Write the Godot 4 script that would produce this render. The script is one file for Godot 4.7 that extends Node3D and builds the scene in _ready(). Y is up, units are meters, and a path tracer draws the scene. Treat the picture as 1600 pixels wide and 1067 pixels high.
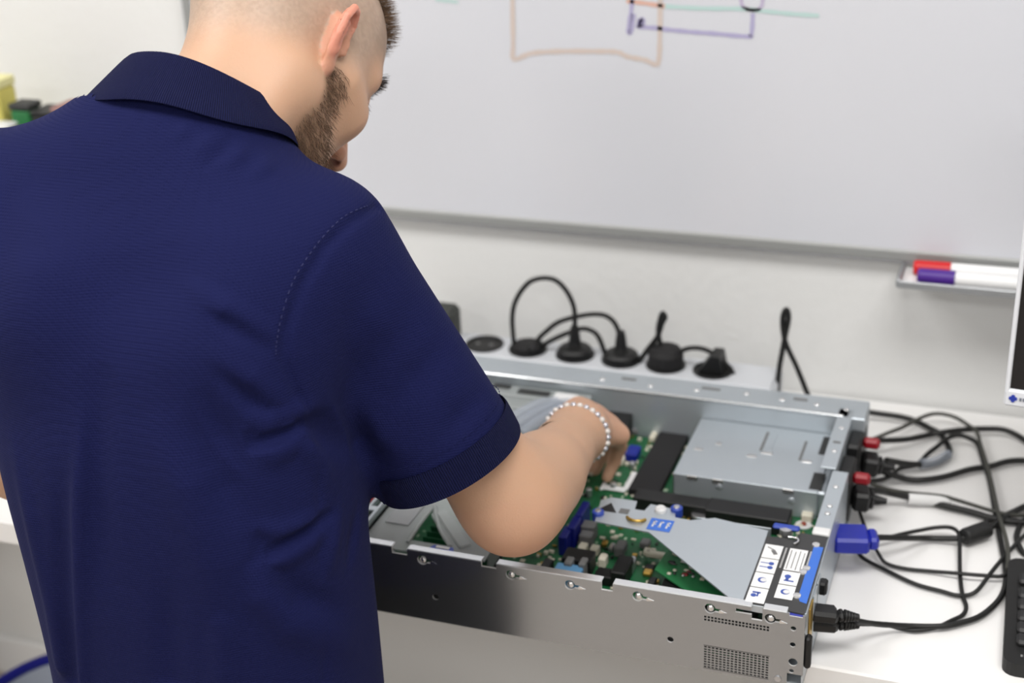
extends Node3D
# One room corner: a man in a navy polo shirt works on an opened rack server on a white desk.

class MB:
	var v := PackedVector3Array()
	var n := PackedVector3Array()
	var uv := PackedVector2Array()
	var c := PackedColorArray()
	var ix := PackedInt32Array()
	var col := Color.WHITE
	var colored := false
	func vert(p: Vector3, nn: Vector3, t := Vector2.ZERO) -> int:
		v.append(p)
		n.append(nn)
		uv.append(t)
		c.append(col)
		return v.size() - 1
	func tri(a: int, b: int, d: int) -> void:
		# keep the winding clockwise as seen from the side the normals point to
		var f := (v[b] - v[a]).cross(v[d] - v[a])
		if f.dot(n[a] + n[b] + n[d]) > 0.0:
			ix.append_array([a, d, b])
		else:
			ix.append_array([a, b, d])
	func flat(pts: Array, nn: Vector3) -> void:
		var first := v.size()
		for i in pts.size():
			vert(pts[i], nn, Vector2(float(i == 1 or i == 2), float(i >= 2)))
		for i in range(1, pts.size() - 1):
			tri(first, first + i, first + i + 1)
	func box(at: Vector3, size: Vector3, bevel := 0.0, bas := Basis.IDENTITY) -> void:
		var h := size / 2.0
		var e := minf(bevel, minf(h.x, minf(h.y, h.z)) * 0.9)
		var ax := [bas.x, bas.y, bas.z]
		for k in 3:
			var a: int = (k + 1) % 3
			var b: int = (k + 2) % 3
			for s in [-1.0, 1.0]:
				var nn: Vector3 = ax[k] * s
				var o: Vector3 = at + nn * h[k]
				var da: Vector3 = ax[a] * (h[a] - e)
				var db: Vector3 = ax[b] * (h[b] - e)
				flat([o - da - db, o + da - db, o + da + db, o - da + db], nn)
				if e > 0.0:
					for t in [-1.0, 1.0]:
						var n2: Vector3 = (nn + ax[a] * t).normalized()
						var p0: Vector3 = o + ax[a] * t * (h[a] - e)
						var p1: Vector3 = at + ax[k] * s * (h[k] - e) + ax[a] * t * h[a]
						flat([p0 - db, p0 + db, p1 + db, p1 - db], n2)
		if e > 0.0:
			for sx in [-1.0, 1.0]:
				for sy in [-1.0, 1.0]:
					for sz in [-1.0, 1.0]:
						var q := Vector3(sx, sy, sz)
						var base := at + bas * (q * (h - Vector3.ONE * e))
						flat([base + bas.x * sx * e, base + bas.y * sy * e, base + bas.z * sz * e], (bas * q).normalized())
	func cyl(a: Vector3, b: Vector3, r0: float, r1: float, seg := 16, caps := true) -> void:
		var d := (b - a).normalized()
		var u := d.cross(Vector3.UP if absf(d.y) < 0.9 else Vector3.RIGHT).normalized()
		var w := d.cross(u)
		var first := v.size()
		for i in seg + 1:
			var t := TAU * i / seg
			var o := u * cos(t) + w * sin(t)
			vert(a + o * r0, o, Vector2(float(i) / seg, 0))
			vert(b + o * r1, o, Vector2(float(i) / seg, 1))
		for i in seg:
			var k := first + i * 2
			tri(k, k + 1, k + 3)
			tri(k, k + 3, k + 2)
		if caps:
			for side in 2:
				var o: Vector3 = a if side == 0 else b
				var r: float = r0 if side == 0 else r1
				var nn: Vector3 = -d if side == 0 else d
				if r > 0.0:
					var m := vert(o, nn)
					for i in seg:
						vert(o + (u * cos(TAU * i / seg) + w * sin(TAU * i / seg)) * r, nn)
					for i in seg:
						tri(m, m + 1 + i, m + 1 + (i + 1) % seg)
	func ball(at: Vector3, r: Vector3, bas := Basis.IDENTITY, rings := 10, seg := 16) -> void:
		var first := v.size()
		for j in rings + 1:
			for i in seg + 1:
				var q := Vector3(sin(PI * j / rings) * cos(TAU * i / seg), cos(PI * j / rings), sin(PI * j / rings) * sin(TAU * i / seg))
				vert(at + bas * (q * r), (bas * (q / r)).normalized(), Vector2(float(i) / seg, float(j) / rings))
		for j in rings:
			for i in seg:
				var k := first + j * (seg + 1) + i
				tri(k, k + 1, k + seg + 2)
				tri(k, k + seg + 2, k + seg + 1)
	func lathe(o: Vector3, axis: Vector3, prof: Array, seg := 24) -> void:
		# prof: [radius, height] pairs along the axis, from the foot outwards and up
		var u := axis.cross(Vector3.UP if absf(axis.y) < 0.9 else Vector3.RIGHT).normalized()
		var w := axis.cross(u)
		for k in prof.size() - 1:
			var dr: float = prof[k + 1][0] - prof[k][0]
			var dh: float = prof[k + 1][1] - prof[k][1]
			var l := maxf(sqrt(dr * dr + dh * dh), 1e-9)
			var first := v.size()
			for i in seg + 1:
				var d := u * cos(TAU * i / seg) + w * sin(TAU * i / seg)
				var nn := d * (dh / l) - axis * (dr / l)
				vert(o + axis * prof[k][1] + d * prof[k][0], nn, Vector2(float(i) / seg, 0))
				vert(o + axis * prof[k + 1][1] + d * prof[k + 1][0], nn, Vector2(float(i) / seg, 1))
			for i in seg:
				var q := first + i * 2
				if prof[k][0] > 0.0:
					tri(q, q + 1, q + 2)
				if prof[k + 1][0] > 0.0:
					tri(q + 2, q + 1, q + 3)
	func tube(raw: Array, r: float, seg := 8, per := 5, caps := true) -> void:
		var p := PackedVector3Array()
		for i in raw.size() - 1:
			var a: Vector3 = raw[maxi(i - 1, 0)]
			var b: Vector3 = raw[i]
			var d: Vector3 = raw[i + 1]
			var e: Vector3 = raw[mini(i + 2, raw.size() - 1)]
			for k in per:
				p.append(b.cubic_interpolate(d, a, e, float(k) / per))
		p.append(raw[raw.size() - 1])
		var u := Vector3.ZERO
		var first := v.size()
		for i in p.size():
			var d := (p[mini(i + 1, p.size() - 1)] - p[maxi(i - 1, 0)]).normalized()
			if i == 0:
				u = d.cross(Vector3.UP if absf(d.y) < 0.9 else Vector3.RIGHT).normalized()
			u = (u - d * u.dot(d)).normalized()
			var w := d.cross(u)
			for k in seg + 1:
				var o := u * cos(TAU * k / seg) + w * sin(TAU * k / seg)
				vert(p[i] + o * r, o, Vector2(float(k) / seg, float(i)))
		for i in p.size() - 1:
			for k in seg:
				var q := first + i * (seg + 1) + k
				tri(q, q + 1, q + seg + 2)
				tri(q, q + seg + 2, q + seg + 1)
		if caps:
			for side in 2:
				var i: int = 0 if side == 0 else p.size() - 1
				var nn := (p[i] - p[1 if side == 0 else p.size() - 2]).normalized()
				var m := vert(p[i], nn)
				for k in seg:
					vert(v[first + i * (seg + 1) + k], nn)
				for k in seg:
					tri(m, m + 1 + k, m + 1 + (k + 1) % seg)
	func plate(poly: Array, thick: float, xf: Transform3D) -> void:
		# a flat outline (x, y in xf's plane) drawn out by thick along xf's z
		var pp := PackedVector2Array(poly)
		var t := Geometry2D.triangulate_polygon(pp)
		for s in 2:
			var nn: Vector3 = xf.basis.z * (1.0 if s == 1 else -1.0)
			var first := v.size()
			for q in pp:
				vert(xf * Vector3(q.x, q.y, thick * s), nn, q)
			for k in range(0, t.size(), 3):
				tri(first + t[k], first + t[k + 1], first + t[k + 2])
		var turn := -1.0 if Geometry2D.is_polygon_clockwise(pp) else 1.0
		for i in pp.size():
			var a := pp[i]
			var b := pp[(i + 1) % pp.size()]
			var e := (b - a).normalized()
			var nn := xf.basis * Vector3(e.y, -e.x, 0) * turn
			flat([xf * Vector3(a.x, a.y, 0), xf * Vector3(b.x, b.y, 0), xf * Vector3(b.x, b.y, thick), xf * Vector3(a.x, a.y, thick)], nn)
	func mesh(off := Vector3.ZERO) -> ArrayMesh:
		var a := []
		a.resize(Mesh.ARRAY_MAX)
		if off != Vector3.ZERO:
			for i in v.size():
				v[i] -= off
		a[Mesh.ARRAY_VERTEX] = v
		a[Mesh.ARRAY_NORMAL] = n
		a[Mesh.ARRAY_TEX_UV] = uv
		if colored:
			a[Mesh.ARRAY_COLOR] = c
		a[Mesh.ARRAY_INDEX] = ix
		var m := ArrayMesh.new()
		m.add_surface_from_arrays(Mesh.PRIMITIVE_TRIANGLES, a)
		return m

var rng := RandomNumberGenerator.new()
var M := {}
var taken := {}

func numbered(called: String) -> String:
	if not taken.has(called):
		taken[called] = 0
		return called
	taken[called] += 1
	return "%s_%03d" % [called, taken[called]]

func tag(o: Node, label: String, category: String, group := "") -> Node:
	o.set_meta("label", label)
	o.set_meta("category", category)
	if group != "":
		o.set_meta("group", group)
	return o

# a thing: a Node3D at the thing's base, its parts are its children
func thing(called: String, label: String, category: String, at := Vector3.ZERO, group := "") -> Node3D:
	var o := Node3D.new()
	o.name = numbered(called)
	add_child(o)
	o.position = at
	tag(o, label, category, group)
	return o

# one mesh under a thing or a part; shapes are given in room coordinates
func part(called: String, mb: MB, m: Material, parent: Node3D, label := "") -> MeshInstance3D:
	var o := MeshInstance3D.new()
	o.name = called
	var off := Vector3.ZERO
	var up: Node = parent
	while up != self:
		off += (up as Node3D).position
		up = up.get_parent()
	o.mesh = mb.mesh(off)
	o.material_override = m
	parent.add_child(o, true)
	if label != "":
		o.set_meta("label", label)
	return o

# a thing that is one mesh
func solo(called: String, mb: MB, m: Material, label: String, category: String, group := "") -> MeshInstance3D:
	var o := MeshInstance3D.new()
	o.name = numbered(called)
	o.mesh = mb.mesh()
	o.material_override = m
	add_child(o)
	tag(o, label, category, group)
	return o

func struct(called: String, mb: MB, m: Material, parent: Node = self) -> MeshInstance3D:
	var o := MeshInstance3D.new()
	o.name = called
	o.mesh = mb.mesh()
	o.material_override = m
	parent.add_child(o, true)
	if parent == self:
		o.set_meta("kind", "structure")
	return o

func one(at: Vector3, size: Vector3, bevel := 0.0) -> MB:
	var b := MB.new()
	b.box(at, size, bevel)
	return b

func mat(c: Color, rough := 0.6, metal := 0.0, spec := 0.5) -> StandardMaterial3D:
	var m := StandardMaterial3D.new()
	m.albedo_color = c
	m.roughness = rough
	m.metallic = metal
	m.metallic_specular = spec
	return m

func noise_tex(freq: float, lo: Color, hi: Color, octaves := 4, size := 512, s := 1, bump := false) -> NoiseTexture2D:
	var f := FastNoiseLite.new()
	f.noise_type = FastNoiseLite.TYPE_SIMPLEX_SMOOTH
	f.frequency = freq
	f.fractal_octaves = octaves
	f.seed = s
	var t := NoiseTexture2D.new()
	t.width = size
	t.height = size
	t.seamless = true
	t.noise = f
	if bump:
		t.as_normal_map = true
		t.bump_strength = 4.0
	else:
		var g := Gradient.new()
		g.set_color(0, lo)
		g.set_color(1, hi)
		t.color_ramp = g
	return t

func tri_map(m: StandardMaterial3D, scale: float) -> void:
	m.uv1_triplanar = true
	m.uv1_scale = Vector3.ONE * scale

func make_materials() -> void:
	M.wall = mat(Color(0.875, 0.875, 0.87), 0.85)
	M.wall.normal_enabled = true
	M.wall.normal_texture = noise_tex(0.06, Color.BLACK, Color.WHITE, 3, 512, 3, true)
	M.wall.normal_scale = 0.12
	M.wall.uv1_world_triplanar = true
	tri_map(M.wall, 2.0)
	M.ceiling = mat(Color(0.93, 0.93, 0.92), 0.9)
	M.floor = mat(Color(0.75, 0.705, 0.665), 0.55)
	M.floor.albedo_texture = noise_tex(0.02, Color(0.9, 0.9, 0.9), Color(1, 1, 1), 4, 512, 5)
	M.floor.uv1_world_triplanar = true
	tri_map(M.floor, 0.8)
	M.desk = mat(Color(0.915, 0.91, 0.905), 0.38)
	M.board = mat(Color(0.825, 0.83, 0.855), 0.22)
	M.alu = mat(Color(0.66, 0.67, 0.68), 0.42, 0.7)
	M.frame = mat(Color(0.60, 0.605, 0.60), 0.5, 0.3)
	M.flange = mat(Color(0.88, 0.89, 0.9), 0.25, 0.7)
	M.white = mat(Color(0.92, 0.92, 0.92), 0.45)
	M.steel = mat(Color(0.735, 0.765, 0.79), 0.38, 0.6)
	M.steel.roughness_texture = noise_tex(0.008, Color(0.85, 0.85, 0.85), Color(1, 1, 1), 2, 512, 10)
	tri_map(M.steel, 3.0)
	M.steel_side = M.steel.duplicate()
	M.steel_side.albedo_color = Color(0.66, 0.675, 0.69)
	M.steel_side.roughness = 0.22
	M.steel_side.metallic = 0.93
	M.steel_side.roughness_texture = null
	M.bright = mat(Color(0.9, 0.9, 0.9), 0.22, 1.0)
	M.black = mat(Color(0.045, 0.045, 0.05), 0.5)
	M.black_matte = mat(Color(0.075, 0.072, 0.08), 0.75)
	M.cable = mat(Color(0.05, 0.05, 0.048), 0.5)
	M.grey_cable = mat(Color(0.24, 0.24, 0.22), 0.55)
	M.rubber = mat(Color(0.06, 0.06, 0.062), 0.6)
	M.dark_grey = mat(Color(0.16, 0.165, 0.165), 0.6)
	M.mid_grey = mat(Color(0.42, 0.42, 0.42), 0.6)
	M.blue = mat(Color(0.05, 0.13, 0.55), 0.4)
	M.vga = mat(Color(0.02, 0.10, 0.58), 0.38)
	M.touch = mat(Color(0.16, 0.26, 0.62), 0.45)
	M.label_blue = mat(Color(0.22, 0.42, 0.78), 0.5)
	M.red = mat(Color(0.55, 0.03, 0.10), 0.4)
	M.white_tag = mat(Color(0.85, 0.85, 0.85), 0.5)
	M.pcb = mat(Color(1, 1, 1), 0.5)
	M.pcb.albedo_texture = pcb_texture()
	M.pcb.uv1_scale = Vector3.ONE
	M.pcb_plain = mat(Color(0.06, 0.30, 0.17), 0.5)
	M.pcb_light = mat(Color(0.15, 0.46, 0.27), 0.5)
	M.deep_blue = mat(Color(0.03, 0.07, 0.42), 0.45)
	M.gold = mat(Color(0.75, 0.62, 0.32), 0.35, 0.9)
	M.cream = mat(Color(0.82, 0.80, 0.73), 0.5)
	M.chip = mat(Color(0.10, 0.10, 0.11), 0.5)
	M.silver = mat(Color(0.75, 0.75, 0.76), 0.3, 0.85)
	M.light_blue = mat(Color(0.36, 0.56, 0.72), 0.5)
	M.baffle = mat(Color(0.70, 0.72, 0.72, 0.45), 0.3)
	M.baffle.transparency = BaseMaterial3D.TRANSPARENCY_ALPHA
	M.clear = mat(Color(0.70, 0.73, 0.78, 0.4), 0.28)
	M.clear.transparency = BaseMaterial3D.TRANSPARENCY_ALPHA

func pcb_texture() -> ImageTexture:
	var r := RandomNumberGenerator.new()
	r.seed = 77
	var im := Image.create(1024, 1024, false, Image.FORMAT_RGB8)
	im.fill(Color(0.07, 0.36, 0.20))
	for k in 700:
		var w := r.randi_range(20, 160)
		var g := r.randf_range(0.8, 1.2)
		var c := Color(0.08 * g, 0.33 * g, 0.20 * g)
		if r.randf() < 0.5:
			im.fill_rect(Rect2i(r.randi_range(0, 1000), r.randi_range(0, 1020), w, 3), c)
		else:
			im.fill_rect(Rect2i(r.randi_range(0, 1020), r.randi_range(0, 1000), 3, w), c)
	for k in 260:
		var c := Color(0.66, 0.74, 0.64) if r.randf() < 0.55 else Color(0.10, 0.24, 0.15)
		im.fill_rect(Rect2i(r.randi_range(0, 1000), r.randi_range(0, 1000), r.randi_range(4, 16), r.randi_range(4, 12)), c)
	return ImageTexture.create_from_image(im)

func _ready() -> void:
	# ---- camera
	var cam := Camera3D.new()
	cam.name = "camera"
	add_child(cam)
	var lens := CameraAttributesPhysical.new()
	lens.frustum_focal_length = 51.083
	lens.frustum_focus_distance = 1.24
	lens.exposure_aperture = 4.0
	cam.attributes = lens
	cam.fov = 26.465
	cam.near = 0.05
	cam.far = 60.0
	cam.transform = Transform3D(Basis(Vector3(0.93963, -0.0398, -0.33987), Vector3(-0.10633, 0.91009, -0.40054), Vector3(0.32525, 0.4125, 0.85091)), Vector3(0, 1.595, 0))
	# ---- environment and exposure
	var we := WorldEnvironment.new()
	we.name = "environment"
	var env := Environment.new()
	env.background_mode = Environment.BG_COLOR
	env.background_color = Color(0.02, 0.02, 0.02)
	env.tonemap_mode = Environment.TONE_MAPPER_LINEAR
	env.tonemap_exposure = 0.97
	env.sdfgi_enabled = true
	env.ssao_enabled = true
	env.ssil_enabled = true
	we.environment = env
	add_child(we)
	rng.seed = 4711
	make_materials()
	# ---- ceiling lamps
	var spots := [Vector3(-1.75, 2.69, -0.55), Vector3(0.25, 2.69, -0.55), Vector3(-1.75, 2.69, 1.35), Vector3(0.25, 2.69, 1.35)]
	var words := ["over the left end of the desk", "over the right end of the desk", "over the open floor on the left", "over the open floor on the right"]
	for i in 4:
		ceiling_light(spots[i], words[i], [1.0, 1.0, 0.8, 0.8][i] * 2.6)
	room()
	whiteboard()
	desk()
	server()
	power_strip()
	cables()
	monitor()
	keyboard()
	clutter()
	person()

func ceiling_light(at: Vector3, where: String, power: float) -> void:
	var t := thing("ceiling_light", "long flat white ceiling light panel " + where, "ceiling light", at, "ceiling light panels")
	var fr := MB.new()
	for s in [-1.0, 1.0]:
		fr.box(at + Vector3(0.61 * s, 0, 0), Vector3(0.02, 0.02, 0.64), 0.002)
		fr.box(at + Vector3(0, 0, 0.31 * s), Vector3(1.2, 0.02, 0.02), 0.002)
	part("frame", fr, M.white, t)
	var em := mat(Color(0.9, 0.9, 0.88), 0.6)
	em.emission_enabled = true
	em.emission = Color(1.0, 0.995, 0.988)
	em.emission_energy_multiplier = 2.0
	part("diffuser", one(at + Vector3(0, 0.003, 0), Vector3(1.2, 0.01, 0.6)), em, t)
	var l := AreaLight3D.new()
	l.name = "lamp"
	l.area_size = Vector2(1.2, 0.6)
	l.light_color = Color(1.0, 0.995, 0.988)
	l.light_energy = power
	l.area_range = 12.0
	l.shadow_enabled = true
	t.add_child(l)
	l.position = Vector3(0, -0.012, 0)
	l.rotation_degrees = Vector3(-90, 0, 0)

func room() -> void:
	var x0 := -2.9
	var x1 := 1.9
	var z1 := 3.0
	struct("floor", one(Vector3(-0.5, -0.05, 0.65), Vector3(5.0, 0.1, 4.9)), M.floor)
	struct("ceiling", one(Vector3(-0.5, 2.75, 0.65), Vector3(5.0, 0.1, 4.9)), M.ceiling)
	struct("wall_back", one(Vector3(-0.5, 1.35, -1.747), Vector3(5.0, 2.7, 0.1)), M.wall)
	struct("wall_front", one(Vector3(-0.5, 1.35, z1 + 0.05), Vector3(5.0, 2.7, 0.1)), M.wall)
	struct("wall_left", one(Vector3(x0 - 0.05, 1.35, 0.65), Vector3(0.1, 2.7, 4.7)), M.wall)
	struct("wall_right", one(Vector3(x1 + 0.05, 1.35, 0.65), Vector3(0.1, 2.7, 4.7)), M.wall)
	var b := one(Vector3(-0.5, 0.04, -1.691), Vector3(4.8, 0.08, 0.012), 0.003)
	struct("baseboard_back", b, M.white)

func stroke(pts: Array, c: Color, w: float, parent: Node3D) -> void:
	# a line of dry marker ink: a ribbon lying on the board
	var mb := MB.new()
	var p := PackedVector2Array()
	for i in pts.size() - 1:
		for k in 6:
			p.append((pts[i] as Vector2).cubic_interpolate(pts[i + 1], pts[maxi(i - 1, 0)], pts[mini(i + 2, pts.size() - 1)], k / 6.0))
	p.append(pts[pts.size() - 1])
	var first := 0
	for i in p.size():
		var d := (p[mini(i + 1, p.size() - 1)] - p[maxi(i - 1, 0)]).normalized()
		var o := Vector2(-d.y, d.x) * w * (0.5 + 0.06 * sin(i * 1.7))
		mb.vert(Vector3(p[i].x + o.x, p[i].y + o.y, -1.6817), Vector3.BACK)
		mb.vert(Vector3(p[i].x - o.x, p[i].y - o.y, -1.6817), Vector3.BACK)
		if i:
			mb.tri(first, first + 1, first + 3)
			mb.tri(first, first + 3, first + 2)
			first += 2
	part("marker_line", mb, mat(c, 0.5), parent)

func whiteboard() -> void:
	var x0 := -1.095
	var x1 := 0.9
	var y0 := 0.943
	var y1 := 2.1
	var t := thing("whiteboard", "large wall whiteboard in a grey aluminium frame with faint coloured marker lines", "whiteboard", Vector3(-0.1, y0, -1.69))
	part("writing_surface", one(Vector3((x0 + x1) / 2, (y0 + y1) / 2, -1.689), Vector3(x1 - x0, y1 - y0, 0.0135)), M.board, t)
	var rail := MB.new()
	rail.box(Vector3((x0 + x1) / 2, y0 + 0.009, -1.688), Vector3(x1 - x0, 0.018, 0.017), 0.004)
	part("bottom_rail", rail, M.frame, t)
	part("top_rail", one(Vector3((x0 + x1) / 2, y1 - 0.008, -1.688), Vector3(x1 - x0, 0.017, 0.017), 0.004), M.frame, t)
	part("side_rail", one(Vector3(x0 + 0.008, (y0 + y1) / 2, -1.6882), Vector3(0.017, y1 - y0 - 0.034, 0.0165), 0.004), M.frame, t)
	part("side_rail", one(Vector3(x1 - 0.008, (y0 + y1) / 2, -1.6882), Vector3(0.017, y1 - y0 - 0.034, 0.0165), 0.004), M.frame, t)
	var orange := Color(0.80, 0.745, 0.715)
	var purple := Color(0.67, 0.65, 0.78)
	var green := Color(0.71, 0.81, 0.80)
	stroke([Vector2(-0.621, 1.30), Vector2(-0.624, 1.192), Vector2(-0.624, 1.169), Vector2(-0.6, 1.177), Vector2(-0.562, 1.181), Vector2(-0.513, 1.183), Vector2(-0.49, 1.183), Vector2(-0.477, 1.178), Vector2(-0.456, 1.175), Vector2(-0.442, 1.17), Vector2(-0.438, 1.177), Vector2(-0.437, 1.205), Vector2(-0.436, 1.3)], orange, 0.006, t)
	stroke([Vector2(-0.468, 1.275), Vector2(-0.472, 1.235), Vector2(-0.476, 1.209), Vector2(-0.472, 1.21), Vector2(-0.469, 1.23)], purple, 0.005, t)
	stroke([Vector2(-0.464, 1.221), Vector2(-0.458, 1.224), Vector2(-0.458, 1.218), Vector2(-0.464, 1.215), Vector2(-0.441, 1.214), Vector2(-0.432, 1.213), Vector2(-0.401, 1.211), Vector2(-0.371, 1.21), Vector2(-0.332, 1.208), Vector2(-0.327, 1.211), Vector2(-0.326, 1.235)], purple, 0.005, t)
	stroke([Vector2(-0.463, 1.222), Vector2(-0.459, 1.219)], Color(0.5, 0.46, 0.7), 0.008, t)
	stroke([Vector2(-0.478, 1.245), Vector2(-0.456, 1.243), Vector2(-0.431, 1.240)], Color(0.84, 0.68, 0.62), 0.005, t)
	stroke([Vector2(-0.431, 1.240), Vector2(-0.386, 1.239), Vector2(-0.341, 1.240), Vector2(-0.311, 1.238), Vector2(-0.281, 1.236), Vector2(-0.25, 1.235)], green, 0.005, t)
	stroke([Vector2(-0.341, 1.27), Vector2(-0.340, 1.25), Vector2(-0.338, 1.243), Vector2(-0.329, 1.239), Vector2(-0.318, 1.241), Vector2(-0.315, 1.252), Vector2(-0.316, 1.27)], Color(0.72, 0.68, 0.78), 0.004, t)
	stroke([Vector2(-0.725, 1.239), Vector2(-0.707, 1.238), Vector2(-0.695, 1.237)], green, 0.004, t)
	# the tray and its pens
	var tr := thing("marker_tray", "narrow white pen tray clipped under the whiteboard rail beside the monitor", "tray", Vector3(0.06, 0.933, -1.66))
	var tx := Vector3(0.065, 0, 0)
	part("tray_floor", one(Vector3(0, 0.9345, -1.656) + tx, Vector3(0.40, 0.003, 0.062), 0.001), M.white, tr)
	part("tray_lip", one(Vector3(0, 0.9375, -1.6255) + tx, Vector3(0.40, 0.009, 0.003), 0.001), M.alu, tr)
	part("tray_end", one(Vector3(-0.2, 0.9385, -1.656) + tx, Vector3(0.006, 0.011, 0.064), 0.002), M.alu, tr)
	part("tray_end", one(Vector3(0.2, 0.9385, -1.656) + tx, Vector3(0.006, 0.011, 0.064), 0.002), M.alu, tr)
	marker_pen(Vector3(-0.115, 0.945, -1.640), M_col(Color(0.27, 0.10, 0.52)), "whiteboard marker with a purple cap in the front of the pen tray", 0.0)
	marker_pen(Vector3(-0.122, 0.9455, -1.664), M_col(Color(0.78, 0.07, 0.09)), "whiteboard marker with a red cap lying behind the purple one", 0.02)
	marker_pen(Vector3(0.03, 0.960, -1.652), M_col(Color(0.12, 0.14, 0.16)), "white whiteboard marker resting on top of the red and purple pens", 0.05)

func M_col(c: Color) -> StandardMaterial3D:
	return mat(c, 0.4)

func marker_pen(at: Vector3, cap: Material, label: String, turn: float) -> void:
	var t := thing("marker", label, "marker", at, "whiteboard markers in the tray")
	var d := Vector3(cos(turn), 0, -sin(turn))
	var b := MB.new()
	b.lathe(at + d * 0.042, d, [[0.0, 0.0], [0.0075, 0.0], [0.0085, 0.002], [0.0085, 0.082], [0.007, 0.086], [0.0, 0.086]], 20)
	part("barrel", b, M.white, t)
	var c := MB.new()
	c.lathe(at, d, [[0.0, 0.0], [0.0075, 0.0], [0.0088, 0.003], [0.0092, 0.042], [0.0, 0.042]], 20)
	part("cap", c, cap, t)

func desk() -> void:
	var t := thing("desk", "long white desk top standing along the wall under the whiteboard", "desk", Vector3(-0.4, 0, -1.41))
	part("desktop", one(Vector3(-0.4, 0.735, -1.4095), Vector3(2.9, 0.03, 0.565), 0.002), M.desk, t)
	for x in [-1.7, 0.9]:
		for z in [-1.2, -1.62]:
			part("leg", one(Vector3(x, 0.36, z), Vector3(0.05, 0.72, 0.05), 0.003), M.alu, t)
	part("apron", one(Vector3(-0.4, 0.69, -1.66), Vector3(2.5, 0.06, 0.02), 0.002), M.alu, t)

func monitor() -> void:
	# its lower left corner reaches into the frame
	var t := thing("monitor", "computer monitor with a silver white bezel standing at the right end of the desk", "monitor", Vector3(0.26, 0.75, -1.36))
	var bas := Basis(Vector3.UP, -0.10) * Basis(Vector3.RIGHT, -0.02)
	var o := Vector3(-0.004, 0.934, -1.346)
	var w := 0.53
	var h := 0.34
	var c := o + bas * Vector3(w / 2, h / 2, 0)
	var z := bas.z
	var shell := MB.new()
	shell.box(c - z * 0.028, Vector3(w - 0.004, h - 0.004, 0.03), 0.008, bas)
	shell.box(c - z * 0.05, Vector3(w * 0.6, h * 0.6, 0.04), 0.015, bas)
	part("housing", shell, mat(Color(0.72, 0.73, 0.74), 0.4), t)
	var bz := MB.new()
	bz.box(c - bas.y * (h / 2 - 0.009) - z * 0.006, Vector3(w, 0.018, 0.014), 0.002, bas)
	bz.box(c + bas.y * (h / 2 - 0.004) - z * 0.006, Vector3(w, 0.008, 0.014), 0.002, bas)
	for s in [-1.0, 1.0]:
		bz.box(c + bas.x * s * (w / 2 - 0.0022) - z * 0.006, Vector3(0.0044, h - 0.026, 0.0138), 0.001, bas)
	part("bezel", bz, mat(Color(0.87, 0.88, 0.9), 0.35), t)
	var sc := MB.new()
	sc.box(c + bas.y * 0.005 - z * 0.008, Vector3(w - 0.0088, h - 0.026, 0.012), 0.0, bas)
	part("screen", sc, mat(Color(0.055, 0.055, 0.07), 0.18), t)
	# the maker's mark on the lower bezel: a blue four-lobed sign and grey letters
	var lg := MB.new()
	var at := o + bas * Vector3(0.0085, 0.009, 0.0012)
	for k in 4:
		var d := Vector3(cos(k * PI / 2), sin(k * PI / 2), 0)
		lg.cyl(at + bas * (d * 0.0022) - z * 0.0005, at + bas * (d * 0.0022) + z * 0.0004, 0.0019, 0.0019, 12)
	lg.box(at, Vector3(0.004, 0.004, 0.001), 0.0, bas)
	part("logo", lg, mat(Color(0.10, 0.2, 0.62), 0.5), t, "small blue sign")
	var tx := MB.new()
	for k in 9:
		tx.box(o + bas * Vector3(0.0155 + k * 0.0032, 0.009, 0.0012), Vector3(0.0022, 0.0034, 0.0008), 0.0, bas)
	part("lettering", tx, mat(Color(0.45, 0.47, 0.52), 0.5), t)
	var st := MB.new()
	st.box(Vector3(0.26, 0.83, -1.435), Vector3(0.09, 0.16, 0.03), 0.006)
	part("stand_neck", st, M.dark_grey, t)
	var ft := MB.new()
	ft.box(Vector3(0.26, 0.757, -1.462), Vector3(0.24, 0.014, 0.19), 0.005)
	part("stand_foot", ft, M.dark_grey, t)

func keyboard() -> void:
	var o := Vector3(0.021, 0.75, -1.163)
	var bas := Basis(Vector3.UP, 0.02)
	var t := thing("keyboard", "black computer keyboard lying on the desk at the right edge of the photo", "keyboard", o + Vector3(0.22, 0, -0.09))
	var w := 0.44
	var d := 0.182
	var b := MB.new()
	var poly := []
	for k in 4:
		var cx: float = [0.012, w - 0.012, w - 0.012, 0.012][k]
		var cy: float = [0.012, 0.012, d - 0.012, d - 0.012][k]
		for j in 5:
			var a := PI + k * PI / 2 + j * PI / 8
			poly.append(Vector2(cx + cos(a) * 0.012, cy + sin(a) * 0.012))
	var xf := Transform3D(Basis(bas.x, -bas.z, Vector3.UP), o)
	b.plate(poly, 0.014, xf)
	part("case", b, M.rubber, t)
	var key := MB.new()
	key.box(Vector3(0, 0.0035, 0), Vector3(0.0165, 0.007, 0.0165), 0.0025)
	var km := key.mesh()
	var keym := mat(Color(0.13, 0.13, 0.135), 0.5)
	for r in 6:
		for c in 21:
			if c == 15 or (c > 15 and c < 18 and r == 3) or (r == 0 and (c == 1 or c > 18)):
				continue
			var k := MeshInstance3D.new()
			k.name = "key"
			k.mesh = km
			k.material_override = keym
			t.add_child(k, true)
			k.position = o + bas * Vector3(0.019 + c * 0.0196, 0.013, -0.036 - (5 - r) * 0.0195 - (0.006 if r == 0 else 0.0)) - t.position
			k.basis = bas
	var lt := MB.new()
	for k in 10:
		lt.box(o + bas * Vector3(0.016 + k * 0.003, 0.0142, -0.014), Vector3(0.0018, 0.0008, 0.003), 0.0, bas)
	part("lettering", lt, mat(Color(0.5, 0.5, 0.5), 0.5), t)

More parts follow.
